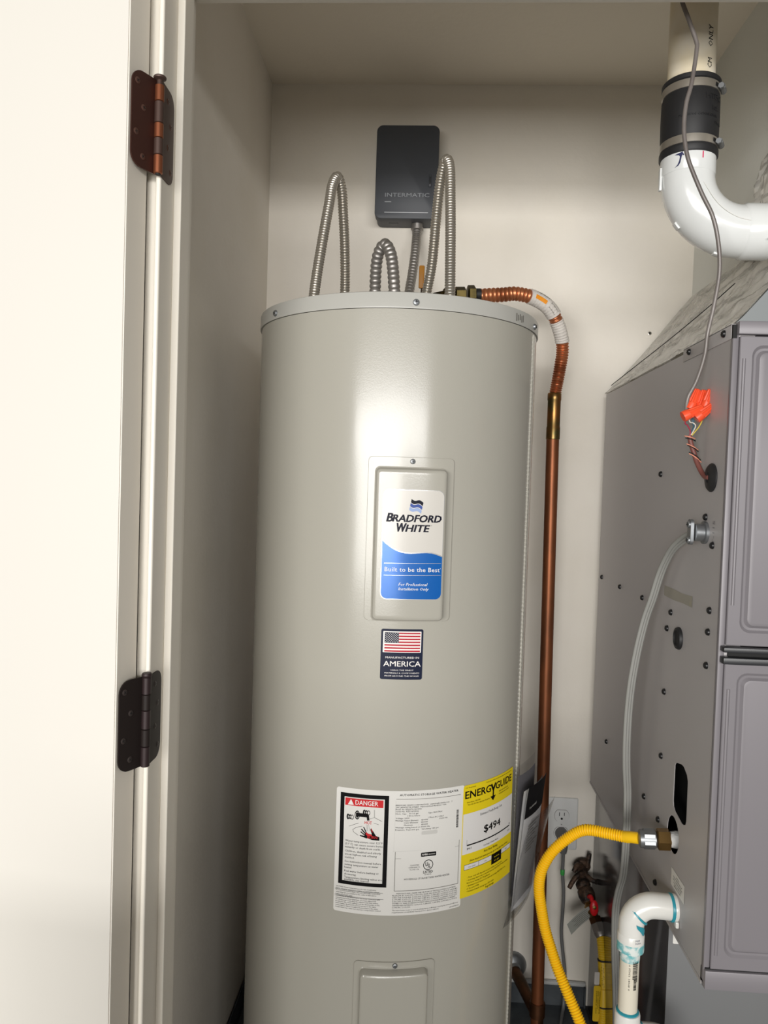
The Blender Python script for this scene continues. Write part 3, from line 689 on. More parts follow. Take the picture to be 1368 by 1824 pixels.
# timer box and its conduit
t = thing('timer_box', 'dark grey rounded metal switch box mounted high on the back wall', 'switch box', (-.069, 1.815, 1.80))
bm = bmesh.new(); prism(bm, rrect(-.1385, 1.8045, .0005, 2.0115, .012, 5), lambda a, b, d: (a, d, b), 1.80, 1.848)
obj('back_box', bm, M['box'], t)
bm = bmesh.new()
lo = [[bm.verts.new((a, y, b)) for a, b in rrect(-.1405+d, 1.8025+d, .0025-d, 2.0135-d, .014-d, 6)] for d, y in ((0, 1.808), (0, 1.7825), (.0008, 1.7806), (.0025, 1.7800))]
for A, B in zip(lo, lo[1:]):
    for k in range(len(A)): bm.faces.new((A[k], A[(k+1) % len(A)], B[(k+1) % len(A)], B[k]))
bm.faces.new(lo[-1]); bm.faces.new(lo[0][::-1])
cov = obj('cover', bm, M['box'], t)
fB = lambda u, v, h: (u, 1.7799-h, v)
P = Print()
fT = lambda u, v, h: (-.1385+u, 1.7799-h, 1.86-v)
P.text('INTERMATIC', .021, .0085, .0085, .1010, bold=-.018, res=2)
o = P.build('embossed_lettering', M['boxlet'], cov, fT, 0, 0, thick=.0008)  # letters coloured paler than the box to imitate highlights on the embossing
P = Print()
P.rect(.0205, .0195, .0355, .0204); P.rect(.0205, .0432, .1205, .0444)  # thin silver-coloured lines across the cover
P.build('cover_lines', M['boxmark'], cov, fT, .0009, 0)
bm = bmesh.new(); box(bm, -.0185, -.0125, 1.7765, 1.781, 1.874, 1.902, .0012); obj('hasp', bm, M['box'], cov)
obj('hasp_slot', bx(-.0172, -.0142, 1.7759, 1.7768, 1.880, 1.896), M['darkslot'], cov, smooth=0)
obj('knockout', lt([(.011, 0), (.011, .001), (.0105, .0012)], (-.098, 1.82, 1.8048), (0, 0, -1), 20), M['box'], t)
bm = bmesh.new(); lathe(bm, [(.0125, 0), (.0125, .010), (.0145, .0105), (.0145, .015), (.0115, .0155), (.0115, .024)], (-.0425, 1.818, 1.805), (0, 0, -1), 16); obj('conduit_fitting', bm, M['conduit'], t)
t = thing('timer_conduit', 'ribbed grey metal conduit running from the timer box down behind the tank cap', 'conduit', (-.0535, 1.672, TOP))
bm = bmesh.new(); corr(bm, [(-.0425, 1.818, 1.792), (-.0425, 1.803, 1.772), (-.0430, 1.776, 1.742), (-.0445, 1.754, 1.708), (-.0480, 1.728, 1.661), (-.0520, 1.702, 1.620), (-.0535, 1.682, 1.585), (-.0535, 1.673, 1.535), (-.0535, 1.672, 1.497)], .0108, .0022, .0090, 18, .7)
obj('conduit', bm, M['conduit'], t)
obj('end_bushing', lt([(.0145, 0), (.0145, .010), (.012, .013)], (-.0535, 1.672, TOP), sides=16), M['conduit'], t)
# shut-off valve half hidden behind the tank cap
t = thing('shutoff_valve', 'small shut-off valve with an amber lever behind the tank top', 'valve', (-.020, 1.61, TOP))
obj('valve_body', lt([(.012, 0), (.012, .03), (.017, .032), (.017, .055), (.010, .058), (.010, .075)], (-.020, 1.61, TOP), sides=16), M['darkbrass'], t)
obj('stem', lt([(.006, .07), (.006, .112)], (-.020, 1.60, TOP), sides=12), M['iron'], t)
obj('lever', bx(-.0305, -.019, 1.594, 1.600, 1.598, 1.645, bev=.0025), M['handle'], t)

# ================================================================== COPPER WATER LINE
t = thing('copper_water_line', 'copper water pipe with a ribbed flexible top section right of the tank', 'water pipe', (.287, 1.70, 0))
pth = [(.094, 1.620, 1.590), (.120, 1.626, 1.594), (.146, 1.631, 1.597), (.170, 1.637, 1.601), (.197, 1.644, 1.599), (.219, 1.653, 1.594), (.241, 1.661, 1.583), (.256, 1.670, 1.569), (.267, 1.679, 1.552), (.276, 1.687, 1.533), (.2825, 1.696, 1.514), (.2845, 1.700, 1.491), (.2818, 1.700, 1.467), (.2775, 1.700, 1.436), (.2725, 1.700, 1.404)]
bm = bmesh.new()
def cr(s, L): return (.0155-.0022*s/L) - .0026 + .0026*abs(math.sin(PI*s/(.0096-.0030*s/L)))**.8
tube(bm, pth, cr, 20, .0011); obj('ribbed_section', bm, M['copper'], t)
P_, L_ = catmull(pth, .002)
i0, i1, i2, i3 = int(len(P_)*.315), int(len(P_)*.520), int(len(P_)*.555), int(len(P_)*.695)
obj('paper_sleeve', tb(P_[i0:i1], lambda s, L: .0160+.0003*math.sin(s*900), 20, raw=True), M['paper'], t)
obj('paper_sleeve', tb(P_[i2:i3], lambda s, L: .0148+.0006*math.sin(s*1100), 20, raw=True), M['paper'], t)
# orange print on the sleeve: a patch hugging the tube on the camera side
def on_tube(a, b, r):
    def f(u, v, h):
        k = a+(b-a)*u; j = min(int(k), len(P_)-2); c = P_[j].lerp(P_[j+1], k-j); tg = (P_[j+1]-P_[j]).normalized()
        fw = Vector((0, -1, 0)); fw = (fw-tg*fw.dot(tg)).normalized(); sd = tg.cross(fw)
        return tuple(c+(fw*math.cos(v)+sd*math.sin(v))*(r+h))
    return f
P = Print()
for k in range(8):
    for j in range(4): P.rect(.10+.05*k, -.30+.13*j, .15+.05*k, -.17+.13*j)
P.build('orange_print', M['orange'], t, on_tube(i0, i1, .0164), .0002, 0)
P = Print()
for k in range(9):
    P.rect(.62+.033*k, -.55, .638+.033*k, .25); 
for k in range(7): P.rect(.2+.05*k, -.95+.02*(k % 3), .235+.05*k, -.75)
P.build('sleeve_print', M['grey'], t, on_tube(i0, i1, .0164), .0002, 0)
obj('solder_cup', lt([(.0128, 0), (.0150, .002), (.0150, .026), (.0142, .030), (.0142, .085), (.0150, .087), (.0150, .1), (.0136, .102)], (.2712, 1.70, 1.302), sides=20), mat('green_copper', '#9a6a3c', .33, 1, mottle=('#6c6440', 30, .42, .7)), t)
obj('riser_pipe', tb([(.271, 1.70, 1.31), (.2745, 1.70, .98), (.278, 1.70, .663), (.2825, 1.70, .33), (.287, 1.70, .0)], .0139, 20, .05), M['copperpipe'], t)
bm = bmesh.new(); lathe(bm, [(.0175, .0), (.0175, .030), (.0155, .032)], (.2866, 1.70, .018), sides=20); obj('tee_fitting', bm, M['oldcopper'], t)
obj('lower_riser', tb([(.287, 1.70, .03), (.288, 1.70, -.046)], .0139, 18, .02), M['oldcopper'], t)
obj('branch_pipe', tb([(.247, 1.846, .036), (.268, 1.770, .028), (.284, 1.712, .020)], .0135, 18, .02), M['oldcopper'], t)
obj('escutcheon', lt([(.035, 0), (.034, .006), (.027, .013), (.017, .017), (.0145, .022)], (.2475, 1.8495, .0365), (.16, -1, -.06), 28), M['chrome'], t)
bm = bmesh.new(); lathe(bm, [(.011, 0), (.0145, .004), (.0145, .018), (.010, .024)], (.020, 1.585, 1.583), (1, .1, .02), 18); hexnut(bm, (.044, 1.5875, 1.583), (1, .18, .06), .0172, 0, .022)
obj('hex_union', bm, M['darkbrass'], t)
hb = bmesh.new(); tube(hb, [(.03, 1.585, 1.582), (-.005, 1.582, 1.57), (-.012, 1.58, 1.54), (-.012, 1.58, TOP)], .0115, 14); obj('brass_elbow', hb, M['darkbrass'], t)
hb = bmesh.new(); hexnut(hb, (.070, 1.596, 1.5875), (1, .2, .08), .0185, 0, .016); obj('union_nut', hb, M['darkbrass'], t)
obj('rubber_collar', lt([(.0125, 0), (.0125, .014)], (.083, 1.6025, 1.589), (1, .2, .06), 16), M['rubber'], t)

# ================================================================== FURNACE
FX, FY0, FY1, FZ0, FZ1 = .406, 1.070, 1.805, .515, 1.417
t = thing('furnace', 'tall grey sheet metal furnace cabinet at the right edge', 'furnace', (.63, 1.44, FZ0))
FURN = t
holes = [(1.361, 1.226), (1.770, .999), (1.606, .998), (1.441, .999), (1.274, .999), (1.290, .970), (1.106, 1.029), (1.108, .998), (1.109, .950), (1.290, .864), (1.663, .656), (1.291, .756), (1.376, .653), (1.138, 1.160), (1.107, 1.121), (1.292, .648), (1.292, .541)]
bm = bmesh.new()
def edge_loop(pts):
    vs = [bm.verts.new((FX, a, b)) for a, b in pts]
    return [bm.edges.new((vs[k], vs[(k+1) % len(vs)])) for k in range(len(vs))]
edges = edge_loop([(FY0, FZ0), (FY1, FZ0), (FY1, FZ1), (FY0, FZ1)])
def circ(y, z, r, n=14, rz=None): return [(y+r*math.cos(2*PI*k/n), z+(rz or r)*math.sin(2*PI*k/n)) for k in range(n)]
edges += edge_loop(circ(1.2185, .656, .0285, 26))
edges += edge_loop(circ(1.122, 1.217, .012, 18))
edges += edge_loop([(1.224, .765), (1.2185, .771), (1.193, .777), (1.183, .777), (1.168, .770), (1.163, .762), (1.162, .702), (1.165, .695), (1.174, .691), (1.182, .690), (1.214, .695), (1.222, .700), (1.225, .708)])
bmesh.ops.triangle_fill(bm, use_beauty=True, use_dissolve=False, edges=edges)
r = bmesh.ops.extrude_face_region(bm, geom=bm.faces[:])
for gg in r['geom']:
    if isinstance(gg, bmesh.types.BMVert): gg.co.x += .0010
obj('side_panel', bm, M['furn'], t, smooth=30)
bm = bmesh.new(); box(bm, FX+.035, .935, FY0+.02, FY1, FZ0+.002, FZ1-.002)
obj('inner_liner', bm, M['furndark'], t, smooth=0)
bm = bmesh.new(); box(bm, FX+.0014, .935, FY0+.02, FY1, FZ1-.002, FZ1); box(bm, FX+.0014, .935, FY0+.02, FY1, FZ0, FZ0+.002); box(bm, FX+.0014, .935, FY1-.002, FY1, FZ0, FZ1); box(bm, FX+.0014, .435, FY0+.0, FY0+.0015, FZ0, FZ1); box(bm, .93, .935, FY0, FY1, FZ0, FZ1)
obj('cabinet_shell', bm, M['furn'], t, smooth=0)
obj('corner_post', bx(FX-.0008, FX+.0075, FY0-.0025, FY0+.006, FZ0+.004, FZ1-.006, bev=.0014), M['furnfront'], t)
# doors with pressed frames
def furnace_door(z0, z1, name, top_groove):
    bm = bmesh.new(); yf = FY0-.0065
    def lp(x0, za, zb, x1, y, rad): return [bm.verts.new((a, y, b)) for a, b in rrect(x0, za, x1, zb, rad, 5)]
    x0, x1 = FX+.0075, .930
    S = [lp(x0, z0, z1, x1, FY0, .001), lp(x0, z0, z1, x1, yf+.001, .001), lp(x0+.001, z0+.001, z1-.001, x1-.001, yf, .001)]
    zi0, zi1 = z0+.018, z1-.012
    for d, y in ((.0, yf), (.0035, yf+.0028), (.0065, yf+.0030), (.010, yf-.0005), (.0125, yf-.001)):
        S.append(lp(x0+.0165+d, zi0+d, zi1-d, x1-.0165-d, y, .014-.5*d))
    for A, B in zip(S, S[1:]):
        for k in range(len(A)): bm.faces.new((A[k], A[(k+1) % len(A)], B[(k+1) % len(A)], B[k]))
    bm.faces.new(S[-1]); bm.faces.new(S[0][::-1])
    o = obj(name, bm, M['furnfront'], t, smooth=25)
    zr0, zr1 = (z0+.055, z1-.03) if top_groove else (z0+.02, z1-.035)
    bm = bmesh.new(); tube(bm, [(x0+.006, yf+.0005, zr0), (x0+.006, yf+.0005, zr1)], .0024, 10, .1); obj('pressed_rib', bm, M['furnfront'], o)
    return o
du = furnace_door(.9885, 1.4065, 'upper_door', True); dl = furnace_door(.5385, .9635, 'lower_door', False)
for z0, z1 in ((.9805, .9875), (.9645, .9735)):
    bm = bmesh.new(); box(bm, FX+.0015, .93, FY0-.017, FY0-.001, z0, z1, .001); obj('handle_strip', bm, M['blackplastic'], t)
obj('strip_gap', bx(FX+.012, .93, FY0-.004, FY0, .9735, .9805), M['darkslot'], t, smooth=0)
bm = bmesh.new(); box(bm, FX+.004, .933, FY0-.0105, FY0+.02, 1.4085, 1.426, .0012); obj('top_cap_rail', bm, M['furnfront'], t)
bm = bmesh.new(); box(bm, FX+.0, .933, FY0-.0085, FY0+.01, .5105, .5365, .001); obj('bottom_rail', bm, M['furnfront'], t)
obj('corner_gap', bx(FX-.0012, FX+.0045, FY0-.003, FY0+.004, 1.404, 1.4225), M['darkslot'], t, smooth=0)
obj('bottom_seam', bx(FX+.001, .93, FY0-.004, FY0+.002, .5362, .5385), M['darkslot'], t, smooth=0)
bm = bmesh.new(); box(bm, FX-.0016, FX, FY0+.002, FY0+.198, 1.404, 1.424, .0004); box(bm, FX-.0016, FX+.02, FY0+.002, FY0+.198, 1.4228, 1.4242); obj('top_flange', bm, M['furn'], t)
for y in (1.238, 1.097): screw(t, (FX-.0016, y, 1.4155), (-1, 0, 0), .0052, M['bolt'], True, .004, 'black_screw')
bm = bmesh.new(); box(bm, FX-.0012, FX, FY0+.004, FY1, FZ0-.004, FZ0+.0005); obj('lower_flange', bm, M['furn'], t, smooth=0)
obj('grommet', lt([(.0155, -.001), (.0205, .0), (.0205, .002), (.018, .0045), (.0075, .0065), (.0065, .005), (0, .005)], (FX-.0002, 1.122, 1.217), (-1, 0, 0), 24), M['rubber'], t)
for y, z in holes:
    obj('panel_plug', lt([(.0052, -.0005), (.0052, .0012), (.0044, .0034), (.0026, .0046), (0, .0048)], (FX, y, z), (-1, 0, 0), 14), M['bolt'], t)
bm = lt([(.0175, -.0005), (.0178, .002), (.0165, .0050), (.0125, .0062), (.0110, .0040), (0, .0035)], (FX, 1.230, .965), (-1, 0, 0), 24); obj('knockout_plug', bm, M['rubber'], t)
fS = lambda y0, zt: (lambda u, v, h: (FX-.0002-h, y0-u, zt-v))
st = Print().rect(0, 0, .061, .027); o = st.build('caution_sticker', M['white'], t, fS(1.216, .6055), .0003, 0)
P = Print()
for k, (s, w) in enumerate((('CAUTION', 14), ('DO NOT REMOVE THIS CAP', 40), ('UNTIL CONDENSATE DRAIN', 42), ('HOSE IS CONNECTED', 36), ('SEE INSTRUCTIONS', 30))): P.text(s, .0305, .0062+.0042*k, .0022, w*.001, 'c', bold=.012)
P.build('black_print', M['black'], o, fS(1.216, .6055), .0006, 0)
Print().poly([(0, 0), (.05, .0005), (.09, .002), (.136, .0), (.137, .017), (.095, .0165), (.05, .018), (.0, .017)]).build('glue_residue', M['residue'], t, fS(1.315, 1.0385), .0002, 0)
P = Print()
P.text('T-115', 0, .0085, .0075, .034, res=2); P.build('scuffed_stamp', M['furnfront'], t, lambda u, v, h: (FX-.0003, 1.112-v, 1.122+u), 0, 0)

# furnace base cabinet (return plenum)
t = thing('return_plenum', 'plain dark grey sheet metal plenum box under the furnace', 'plenum', (.68, 1.56, FL))
bm = bmesh.new(); box(bm, .430, .93, 1.2895, 1.8440, FL, FZ0-.0045, .0012)
for f in bm.faces: f.material_index = 1 if f.normal.y < -.9 else 0
obj('plenum_box', bm, [M['plenum'], M['plenumfront']], t, smooth=30)
bm = bmesh.new()
ys = [1.30+.53*k/26 for k in range(27)]
A = [bm.verts.new((.4292-.0006*random.random(), y, .5095)) for y in ys]; B = [bm.verts.new((.4292-.0006*random.random(), y, .4800+.004*random.random())) for y in ys]
for k in range(26): bm.faces.new((A[k], A[k+1], B[k+1], B[k]))
obj('foil_tape', bm, M['tape'], t)
fQ = lambda u, v, h: (.4375+u, 1.2893-h, .4685-v)
o = Print().rect(0, 0, .05, .0285, .002).build('plenum_sticker', M['white'], t, fQ, .0002, 0)
P = Print(); P.text('CLEAN FILTER', .004, .006, .0035, .03, bold=.02); P.text('1-800', .004, .0155, .0018, .014); P.text('MADE IN U.S.A.', .009, .0195, .0018, .02); P.text('NO. 45', .012, .0265, .003, .02, bold=.02)
P.build('black_print', M['black'], o, fQ, .0005, 0)

# foil wrapped supply hood on the furnace
t = thing('foil_duct', 'crinkled silver foil wrapped duct on top of the furnace', 'duct', (.52, 1.45, FZ1+.004))
prof0 = [(.4105, 1.4245), (.4200, 1.4330), (.434, 1.4470), (.452, 1.468), (.474, 1.494), (.500, 1.525), (.528, 1.561), (.556, 1.598), (.580, 1.628), (.602, 1.655)]
prof = []
for (a, b), (c, d) in zip(prof0, prof0[1:]):
    for k in range(3): prof.append((a+(c-a)*k/3, b+(d-b)*k/3))
prof.append(prof0[-1])
bm = bmesh.new(); rows = []
NY = 110
for j in range(NY+1):
    y = 1.105+.738*j/NY; row = []
    for k, (x, z) in enumerate(prof):
        edge_f = min(1, j/3, (NY-j)/3) if NY else 1
        q = (x+z)*.7
        d = (.5-abs(noise.noise(Vector((q*24+y*7, y*3.0, 1)))))*.014 + noise.noise(Vector((q*46-y*12, y*8, 4)))*.0055 + (.5-abs(noise.noise(Vector((q*80+y*26, y*18, 9)))))*.003-.008
        d *= (1 if 0 < k < len(prof)-1 else .15)*edge_f
        row.append(bm.verts.new((x-d*.75, y, z+d*.6)))
    rows.append(row)
for A, B in zip(rows, rows[1:]):
    for k in range(len(prof)-1): bm.faces.new((A[k], A[k+1], B[k+1], B[k]))
bmesh.ops.solidify(bm, geom=bm.faces[:], thickness=.0006)
obj('foil_wrap', bm, M['foil'], t, smooth=50)
bm = bmesh.new(); pp = prof+[(.602, 1.4245)]
prism(bm, [(a+.002, b-.002) for a, b in pp], lambda a, b, d: (a, d, b), 1.112, 1.125)
obj('end_plate', bm, M['galv'], t, smooth=0)
# folded seam of the wrap
bm = bmesh.new()
tube(bm, [(.4235, 1.835, 1.4425), (.447, 1.70, 1.4705), (.472, 1.56, 1.500), (.497, 1.44, 1.531), (.515, 1.36, 1.556)], .0009, 6, .02); obj('tape_seam', bm, M['darkslot'], t)
# boot rising along the chase
bm = bmesh.new(); N1, N2 = 44, 44; rows = []
for i in range(N1+1):
    row = []
    zz = 1.64+.30*i/N1
    yb = 1.53-.16*max(0, (zz-1.66))/.25; 
    for j in range(N2+1):
        s = j/N2; y = yb-.30*s
        x = .600-.040*math.sin(PI*min(1, s*2.2)/2)**.5 if s < .45 else .560
        d = (.4-abs(noise.noise(Vector((zz*14, y*24, 1.7)))))*.018+(.4-abs(noise.noise(Vector((zz*50, y*60, 5)))))*.008
        row.append(bm.verts.new((min(x+d, .602), y, zz)))
    rows.append(row)
for A, B in zip(rows, rows[1:]):
    for k in range(N2): bm.faces.new((A[k], A[k+1], B[k+1], B[k]))
bmesh.ops.solidify(bm, geom=bm.faces[:], thickness=.0006)
obj('foil_boot', bm, M['foil'], t, smooth=14)
bm = bmesh.new(); tube(bm, [(.548, 1.40, 1.652), (.552, 1.34, 1.668), (.548, 1.30, 1.664), (.550, 1.25, 1.652)], .004, 6, .02); obj('open_joint', bm, M['darkslot'], t)

# ================================================================== VENT PIPE
VX, VY = .3915, 1.25
t = thing('vent_pipe', 'white PVC vent pipe with a black rubber coupling and a big elbow', 'vent pipe', (VX, VY, 1.60))
obj('upper_pipe', tb([(VX, VY, 2.139), (VX, VY, 1.80)], .0355, 40, .1), M['pvcold'], t)
fV = lambda u, v, h: (VX+(.0355+h)*math.sin(.62+v/.0355), VY-(.0355+h)*math.cos(.62+v/.0355), 1.843+u)
P = Print(); P.text('CM', 0, 0, .0085, .015, bold=.01); P.text('ONLY', .032, 0, .0085, .032, bold=.01)
P.build('pipe_print', M['black'], t, lambda u, v, h: fV(u, v, h), .0003, 0)
obj('rubber_coupling', lt([(.036, .118), (.0425, .1175), (.0438, .116), (.0438, .110), (.0418, .1085), (.0418, .095), (.0432, .091), (.0436, .06), (.0432, .030), (.0418, .026), (.0418, .0115), (.0438, .010), (.0438, .002), (.0425, .0), (.036, -.001)], (VX+.001, VY, 1.715), sides=48), M['rubber'], t)
P = Print(); P.text('HTEC', .010, 0, .0075, .030, bold=.0); P.text('ECK', .021, .016, .0055, .014); P.text('PLUMBING CONNECTOR', -.030, .026, .0035, .062); P.text('STRONG', .028, .035, .0035, .018)
P.build('moulded_lettering', M['rubber'], t, lambda u, v, h: (VX+.001+(.0434+h)*math.sin(u/.0436), VY-(.0434+h)*math.cos(u/.0436), 1.793-v), 0, .01, thick=.0009)
for z in (1.7340, 1.8170):
    b = lt([(.0421, -.0062), (.0431, -.0060), (.0433, 0), (.0431, .0060), (.0421, .0062)], (VX+.001, VY, z), sides=48)
    cl = obj('hose_clamp', b, M['steel'], t)
    a = math.radians(62); c = Vector((VX+.001+.046*math.sin(a), VY-.046*math.cos(a), z-.001)); tn = Vector((math.cos(a), math.sin(a), 0))
    bm = bmesh.new(); tube(bm, [c-tn*.010, c+tn*.008], .0052, 12, .01); obj('worm_housing', bm, M['chrome'], cl)
    bm = bmesh.new(); hexnut(bm, c-tn*.016+Vector((0, 0, -.001)), tn, .0052, 0, .006); obj('worm_screw', bm, M['chrome'], cl)
    a2 = math.radians(40)
    bm = bmesh.new(); 
    pr = Print().rect(0, 0, .011, .006); pr.build('band_slot', M['darkslot'], cl, lambda u, v, h: (VX+.001+(.0433+h)*math.sin(.62+u/.0433), VY-(.0433+h)*math.cos(.62+u/.0433), z+.003-v), .0003, .004)
# elbow
ex, ez, er = VX+.001+.084, 1.690, .0835
arc = [(VX+.001, VY, 1.722), (VX+.001, VY, 1.706)]+[(ex-er*math.cos(PI/2*k/12), VY, ez-er*math.sin(PI/2*k/12)) for k in range(13)]+[(.500, VY, 1.6065)]
el = obj('elbow', tb(arc, .0402, 40, raw=True), M['pvc'], t)
obj('elbow_hub', lt([(.0402, -.002), (.0413, 0), (.0413, .030), (.0402, .031)], (VX+.001, VY, 1.6905), sides=40), M['pvc'], el)
obj('elbow_hub', lt([(.0402, -.003), (.0425, .001), (.0425, .040), (.0400, .0405), (.0375, .0400)], (.480, VY, 1.6065), (1, 0, 0), 40), M['pvc'], el)
obj('run_pipe', tb([(.515, VY, 1.6065), (.598, VY, 1.6065)], .0365, 32, .05), M['pvcold'], t)
bm = bmesh.new()
tube(bm, [(.405, VY-.0395, 1.668), (.428, VY-.0402, 1.636), (.455, VY-.0405, 1.617), (.485, VY-.0405, 1.610), (.52, VY-.0425, 1.609)], .0006, 6, .01); obj('mould_line', bm, M['pvcw'], el)
for a in (38, 74):
    c = Vector((ex-(er+.0402)*math.cos(math.radians(a)), VY, ez-(er+.0402)*math.sin(math.radians(a))))
    n = Vector((-math.cos(math.radians(a)), 0, -math.sin(math.radians(a))))
    tn = Vector((math.sin(math.radians(a)), 0, -math.cos(math.radians(a))))
    bm = bmesh.new(); b2 = bmesh.new(); box(bm, -.006, .006, -.006, .006, -.003, .0022, .001)
    bm.transform(Matrix.Translation(c) @ Matrix((tn, Vector((0, 1, 0)), n)).transposed().to_4x4()); obj('mould_lug', bm, M['pvc'], el)
bm = bmesh.new(); box(bm, VX-.0425, VX-.0385, VY-.004, VY+.004, 1.668, 1.703, .001); obj('mould_lug', bm, M['pvc'], el)
bm = bmesh.new(); box(bm, .503, .515, VY-.0440, VY-.042, 1.583, 1.5852, .0006); obj('mould_lug', bm, M['pvc'], el)
fI = lambda u, v, h: (VX+.001+(.0413+h)*math.sin(u/.0413), VY-(.0413+h)*math.cos(u/.0413), 1.7145-v)
P = Print(); P.poly([(a*mm, b*mm) for a, b in [(-33, 3), (-24, 1), (-20, 0), (-20.5, 2), (-18, 5), (-19.5, 6), (-21, 4.5), (-22, 8), (-23.5, 16), (-26, 20), (-32, 22.5), (-27.5, 18.5), (-25.3, 13), (-24.5, 7), (-26, 4.5)]])
P.build('ink_mark', M['ink'], el, fI, .0004, .004)
Print().rect(.0085, .0005, .0105, .0105).build('red_tick', M['inkr'], el, fI, .0004, .004)

# thermostat cable hanging in front of the vent, wire nuts at its end
t = thing('thermostat_cable', 'thin grey cable hanging in front of the vent pipe with orange wire nuts', 'cable', (.38, 1.15, 1.30))
cp = [(.300, 1.130, 2.139), (.322, 1.130, 1.935), (.336, 1.130, 1.889), (.347, 1.130, 1.862), (.358, 1.130, 1.834), (.360, 1.130, 1.821), (.355, 1.130, 1.774), (.349, 1.130, 1.747), (.347, 1.130, 1.719), (.349, 1.130, 1.694), (.356, 1.130, 1.665), (.375, 1.130, 1.622), (.393, 1.130, 1.587), (.404, 1.134, 1.550), (.4085, 1.138, 1.511), (.404, 1.142, 1.463), (.3985, 1.145, 1.427), (.3965, 1.148, 1.394), (.388, 1.151, 1.359), (.378, 1.154, 1.335), (.377, 1.157, 1.318), (.381, 1.160, 1.306)]
obj('cable_jacket', tb(cp, .0030, 12, .004), M['cable'], t)
def wire_nut(tip, base, r=.0078):
    a = Vector(base); b = Vector(tip); n = (b-a); L = n.length+.010; n.normalize()
    bm = bmesh.new(); Mx = Matrix.Translation(a-n*.003) @ frame_to(n); sides = 24; rings = []
    for q, rr, rib in ((0, .96, 0), (.0, 1.0, 0), (.10, 1.04, 0), (.30, .98, .02), (.36, .96, .20), (.92, .70, .22), (.98, .60, .10), (1., .45, 0)):
        rings.append([bm.verts.new(Mx @ Vector((r*rr*(1-rib*(k % 3 == 0))*math.cos(2*PI*k/sides), r*rr*(1-rib*(k % 3 == 0))*math.sin(2*PI*k/sides), L*q))) for k in range(sides)])
    for A, B in zip(rings, rings[1:]):
        for k in range(sides): bm.faces.new((A[k], A[(k+1) % sides], B[(k+1) % sides], B[k]))
    bm.faces.new(rings[0][::-1]); bm.faces.new(rings[-1])
    obj('wire_nut', bm, M['nut'], t, smooth=24)
wire_nut((.3900, 1.158, 1.340), (.3830, 1.158, 1.320)); wire_nut((.4015, 1.160, 1.339), (.3970, 1.160, 1.319)); wire_nut((.4065, 1.150, 1.339), (.4025, 1.152, 1.323), .007)
wire_nut((.3905, 1.146, 1.3160), (.3715, 1.146, 1.3060)); wire_nut((.4045, 1.143, 1.3175), (.3895, 1.145, 1.3045))
for m, pts in ((M['wred'], [(.3745, 1.148, 1.303), (.3745, 1.152, 1.2955), (.378, 1.154, 1.294), (.3845, 1.158, 1.285), (.384, 1.160, 1.277)]), (M['wwhite'], [(.3795, 1.152, 1.303), (.3815, 1.152, 1.2975), (.386, 1.153, 1.297), (.390, 1.153, 1.293), (.3885, 1.156, 1.286), (.385, 1.160, 1.277)]), (M['wblue'], [(.384, 1.155, 1.308), (.386, 1.154, 1.297), (.3885, 1.156, 1.291), (.386, 1.160, 1.283)]), (M['wyel'], [(.3975, 1.146, 1.304), (.397, 1.149, 1.2985), (.394, 1.153, 1.290), (.386, 1.160, 1.277)]), (M['wblue'], [(.381, 1.160, 1.308), (.3855, 1.152, 1.302), (.3865, 1.152, 1.298)])):
    obj('wire', tb(pts, .00085 if m is not M['wblue'] else .0013, 8, .002), m, t)
t = thing('brown_control_cable', 'short brown cable leaving the black grommet on the furnace side', 'cable', (.395, 1.15, 1.217))
bp = [(.384, 1.160, 1.279), (.387, 1.160, 1.267), (.392, 1.160, 1.253), (.3955, 1.157, 1.240), (.4000, 1.148, 1.225), (.4010, 1.135, 1.218), (.4022, 1.124, 1.217)]
obj('jacket', tb(bp, .0036, 12, .003), M['brown'], t)
for m, z0, z1, ph in ((M['wpink'], 1.278, 1.274, 0), (M['darkslot'], 1.275, 1.271, .4), (M['wpink'], 1.2665, 1.2575, 0), (M['darkslot'], 1.2645, 1.2555, .5), (M['wpink'], 1.2525, 1.2395, 0), (M['darkslot'], 1.2545, 1.2430, .5)):
    pts = []
    for k in range(13):
        a = PI+PI*k/12+ph*.3; q = k/12; z = z0+(z1-z0)*q; c = Vector((.384+(1.279-z)*.30, 1.160, z))
        ex_ = .0010 if 1 < k < 11 else .0030
        pts.append(c+Vector((math.cos(a)*(.0038+ex_), math.sin(a)*.0050, 0)))
    obj('wrapped_wire', tb(pts, .0008, 6, .002), m, t)

# flat grey power cable and its clamp
t = thing('power_cable', 'pair of flat grey cables drooping from a metal clamp on the furnace', 'cable', (.38, 1.3, 1.13))
gp = [(.398, 1.141, 1.137), (.394, 1.172, 1.130), (.388, 1.214, 1.111), (.3865, 1.245, 1.090), (.384, 1.270, 1.061), (.379, 1.288, 1.019), (.373, 1.303, .982), (.366, 1.314, .930), (.361, 1.324, .871), (.360, 1.333, .820), (.361, 1.340, .765), (.364, 1.347, .722), (.368, 1.354, .690), (.372, 1.361, .660), (.375, 1.368, .590), (.376, 1.378, .513), (.371, 1.388, .470), (.370, 1.398, .427), (.377, 1.415, .343), (.387, 1.432, .249), (.395, 1.450, .150), (.400, 1.47, .03), (.402, 1.50, -.04)]
for k, (dx, dy) in enumerate(((-.0044, -.0022), (.0002, -.0003), (.0044, .0022))):
    obj('cable_strand', tb([(x+dx*(.5 if i == 0 else 1), y+dy, z+(.0035*(1-k)*max(0, 1-i/3))) for i, (x, y, z) in enumerate(gp)], .0032, 12, .006), M['flat'], t)
bm = bmesh.new(); lathe(bm, [(.0165, .0), (.0165, .004), (.0125, .005), (.0125, .016)], (FX, 1.138, 1.1375), (-1, 0, 0), 22); obj('clamp_ring', bm, M['chrome'], t)
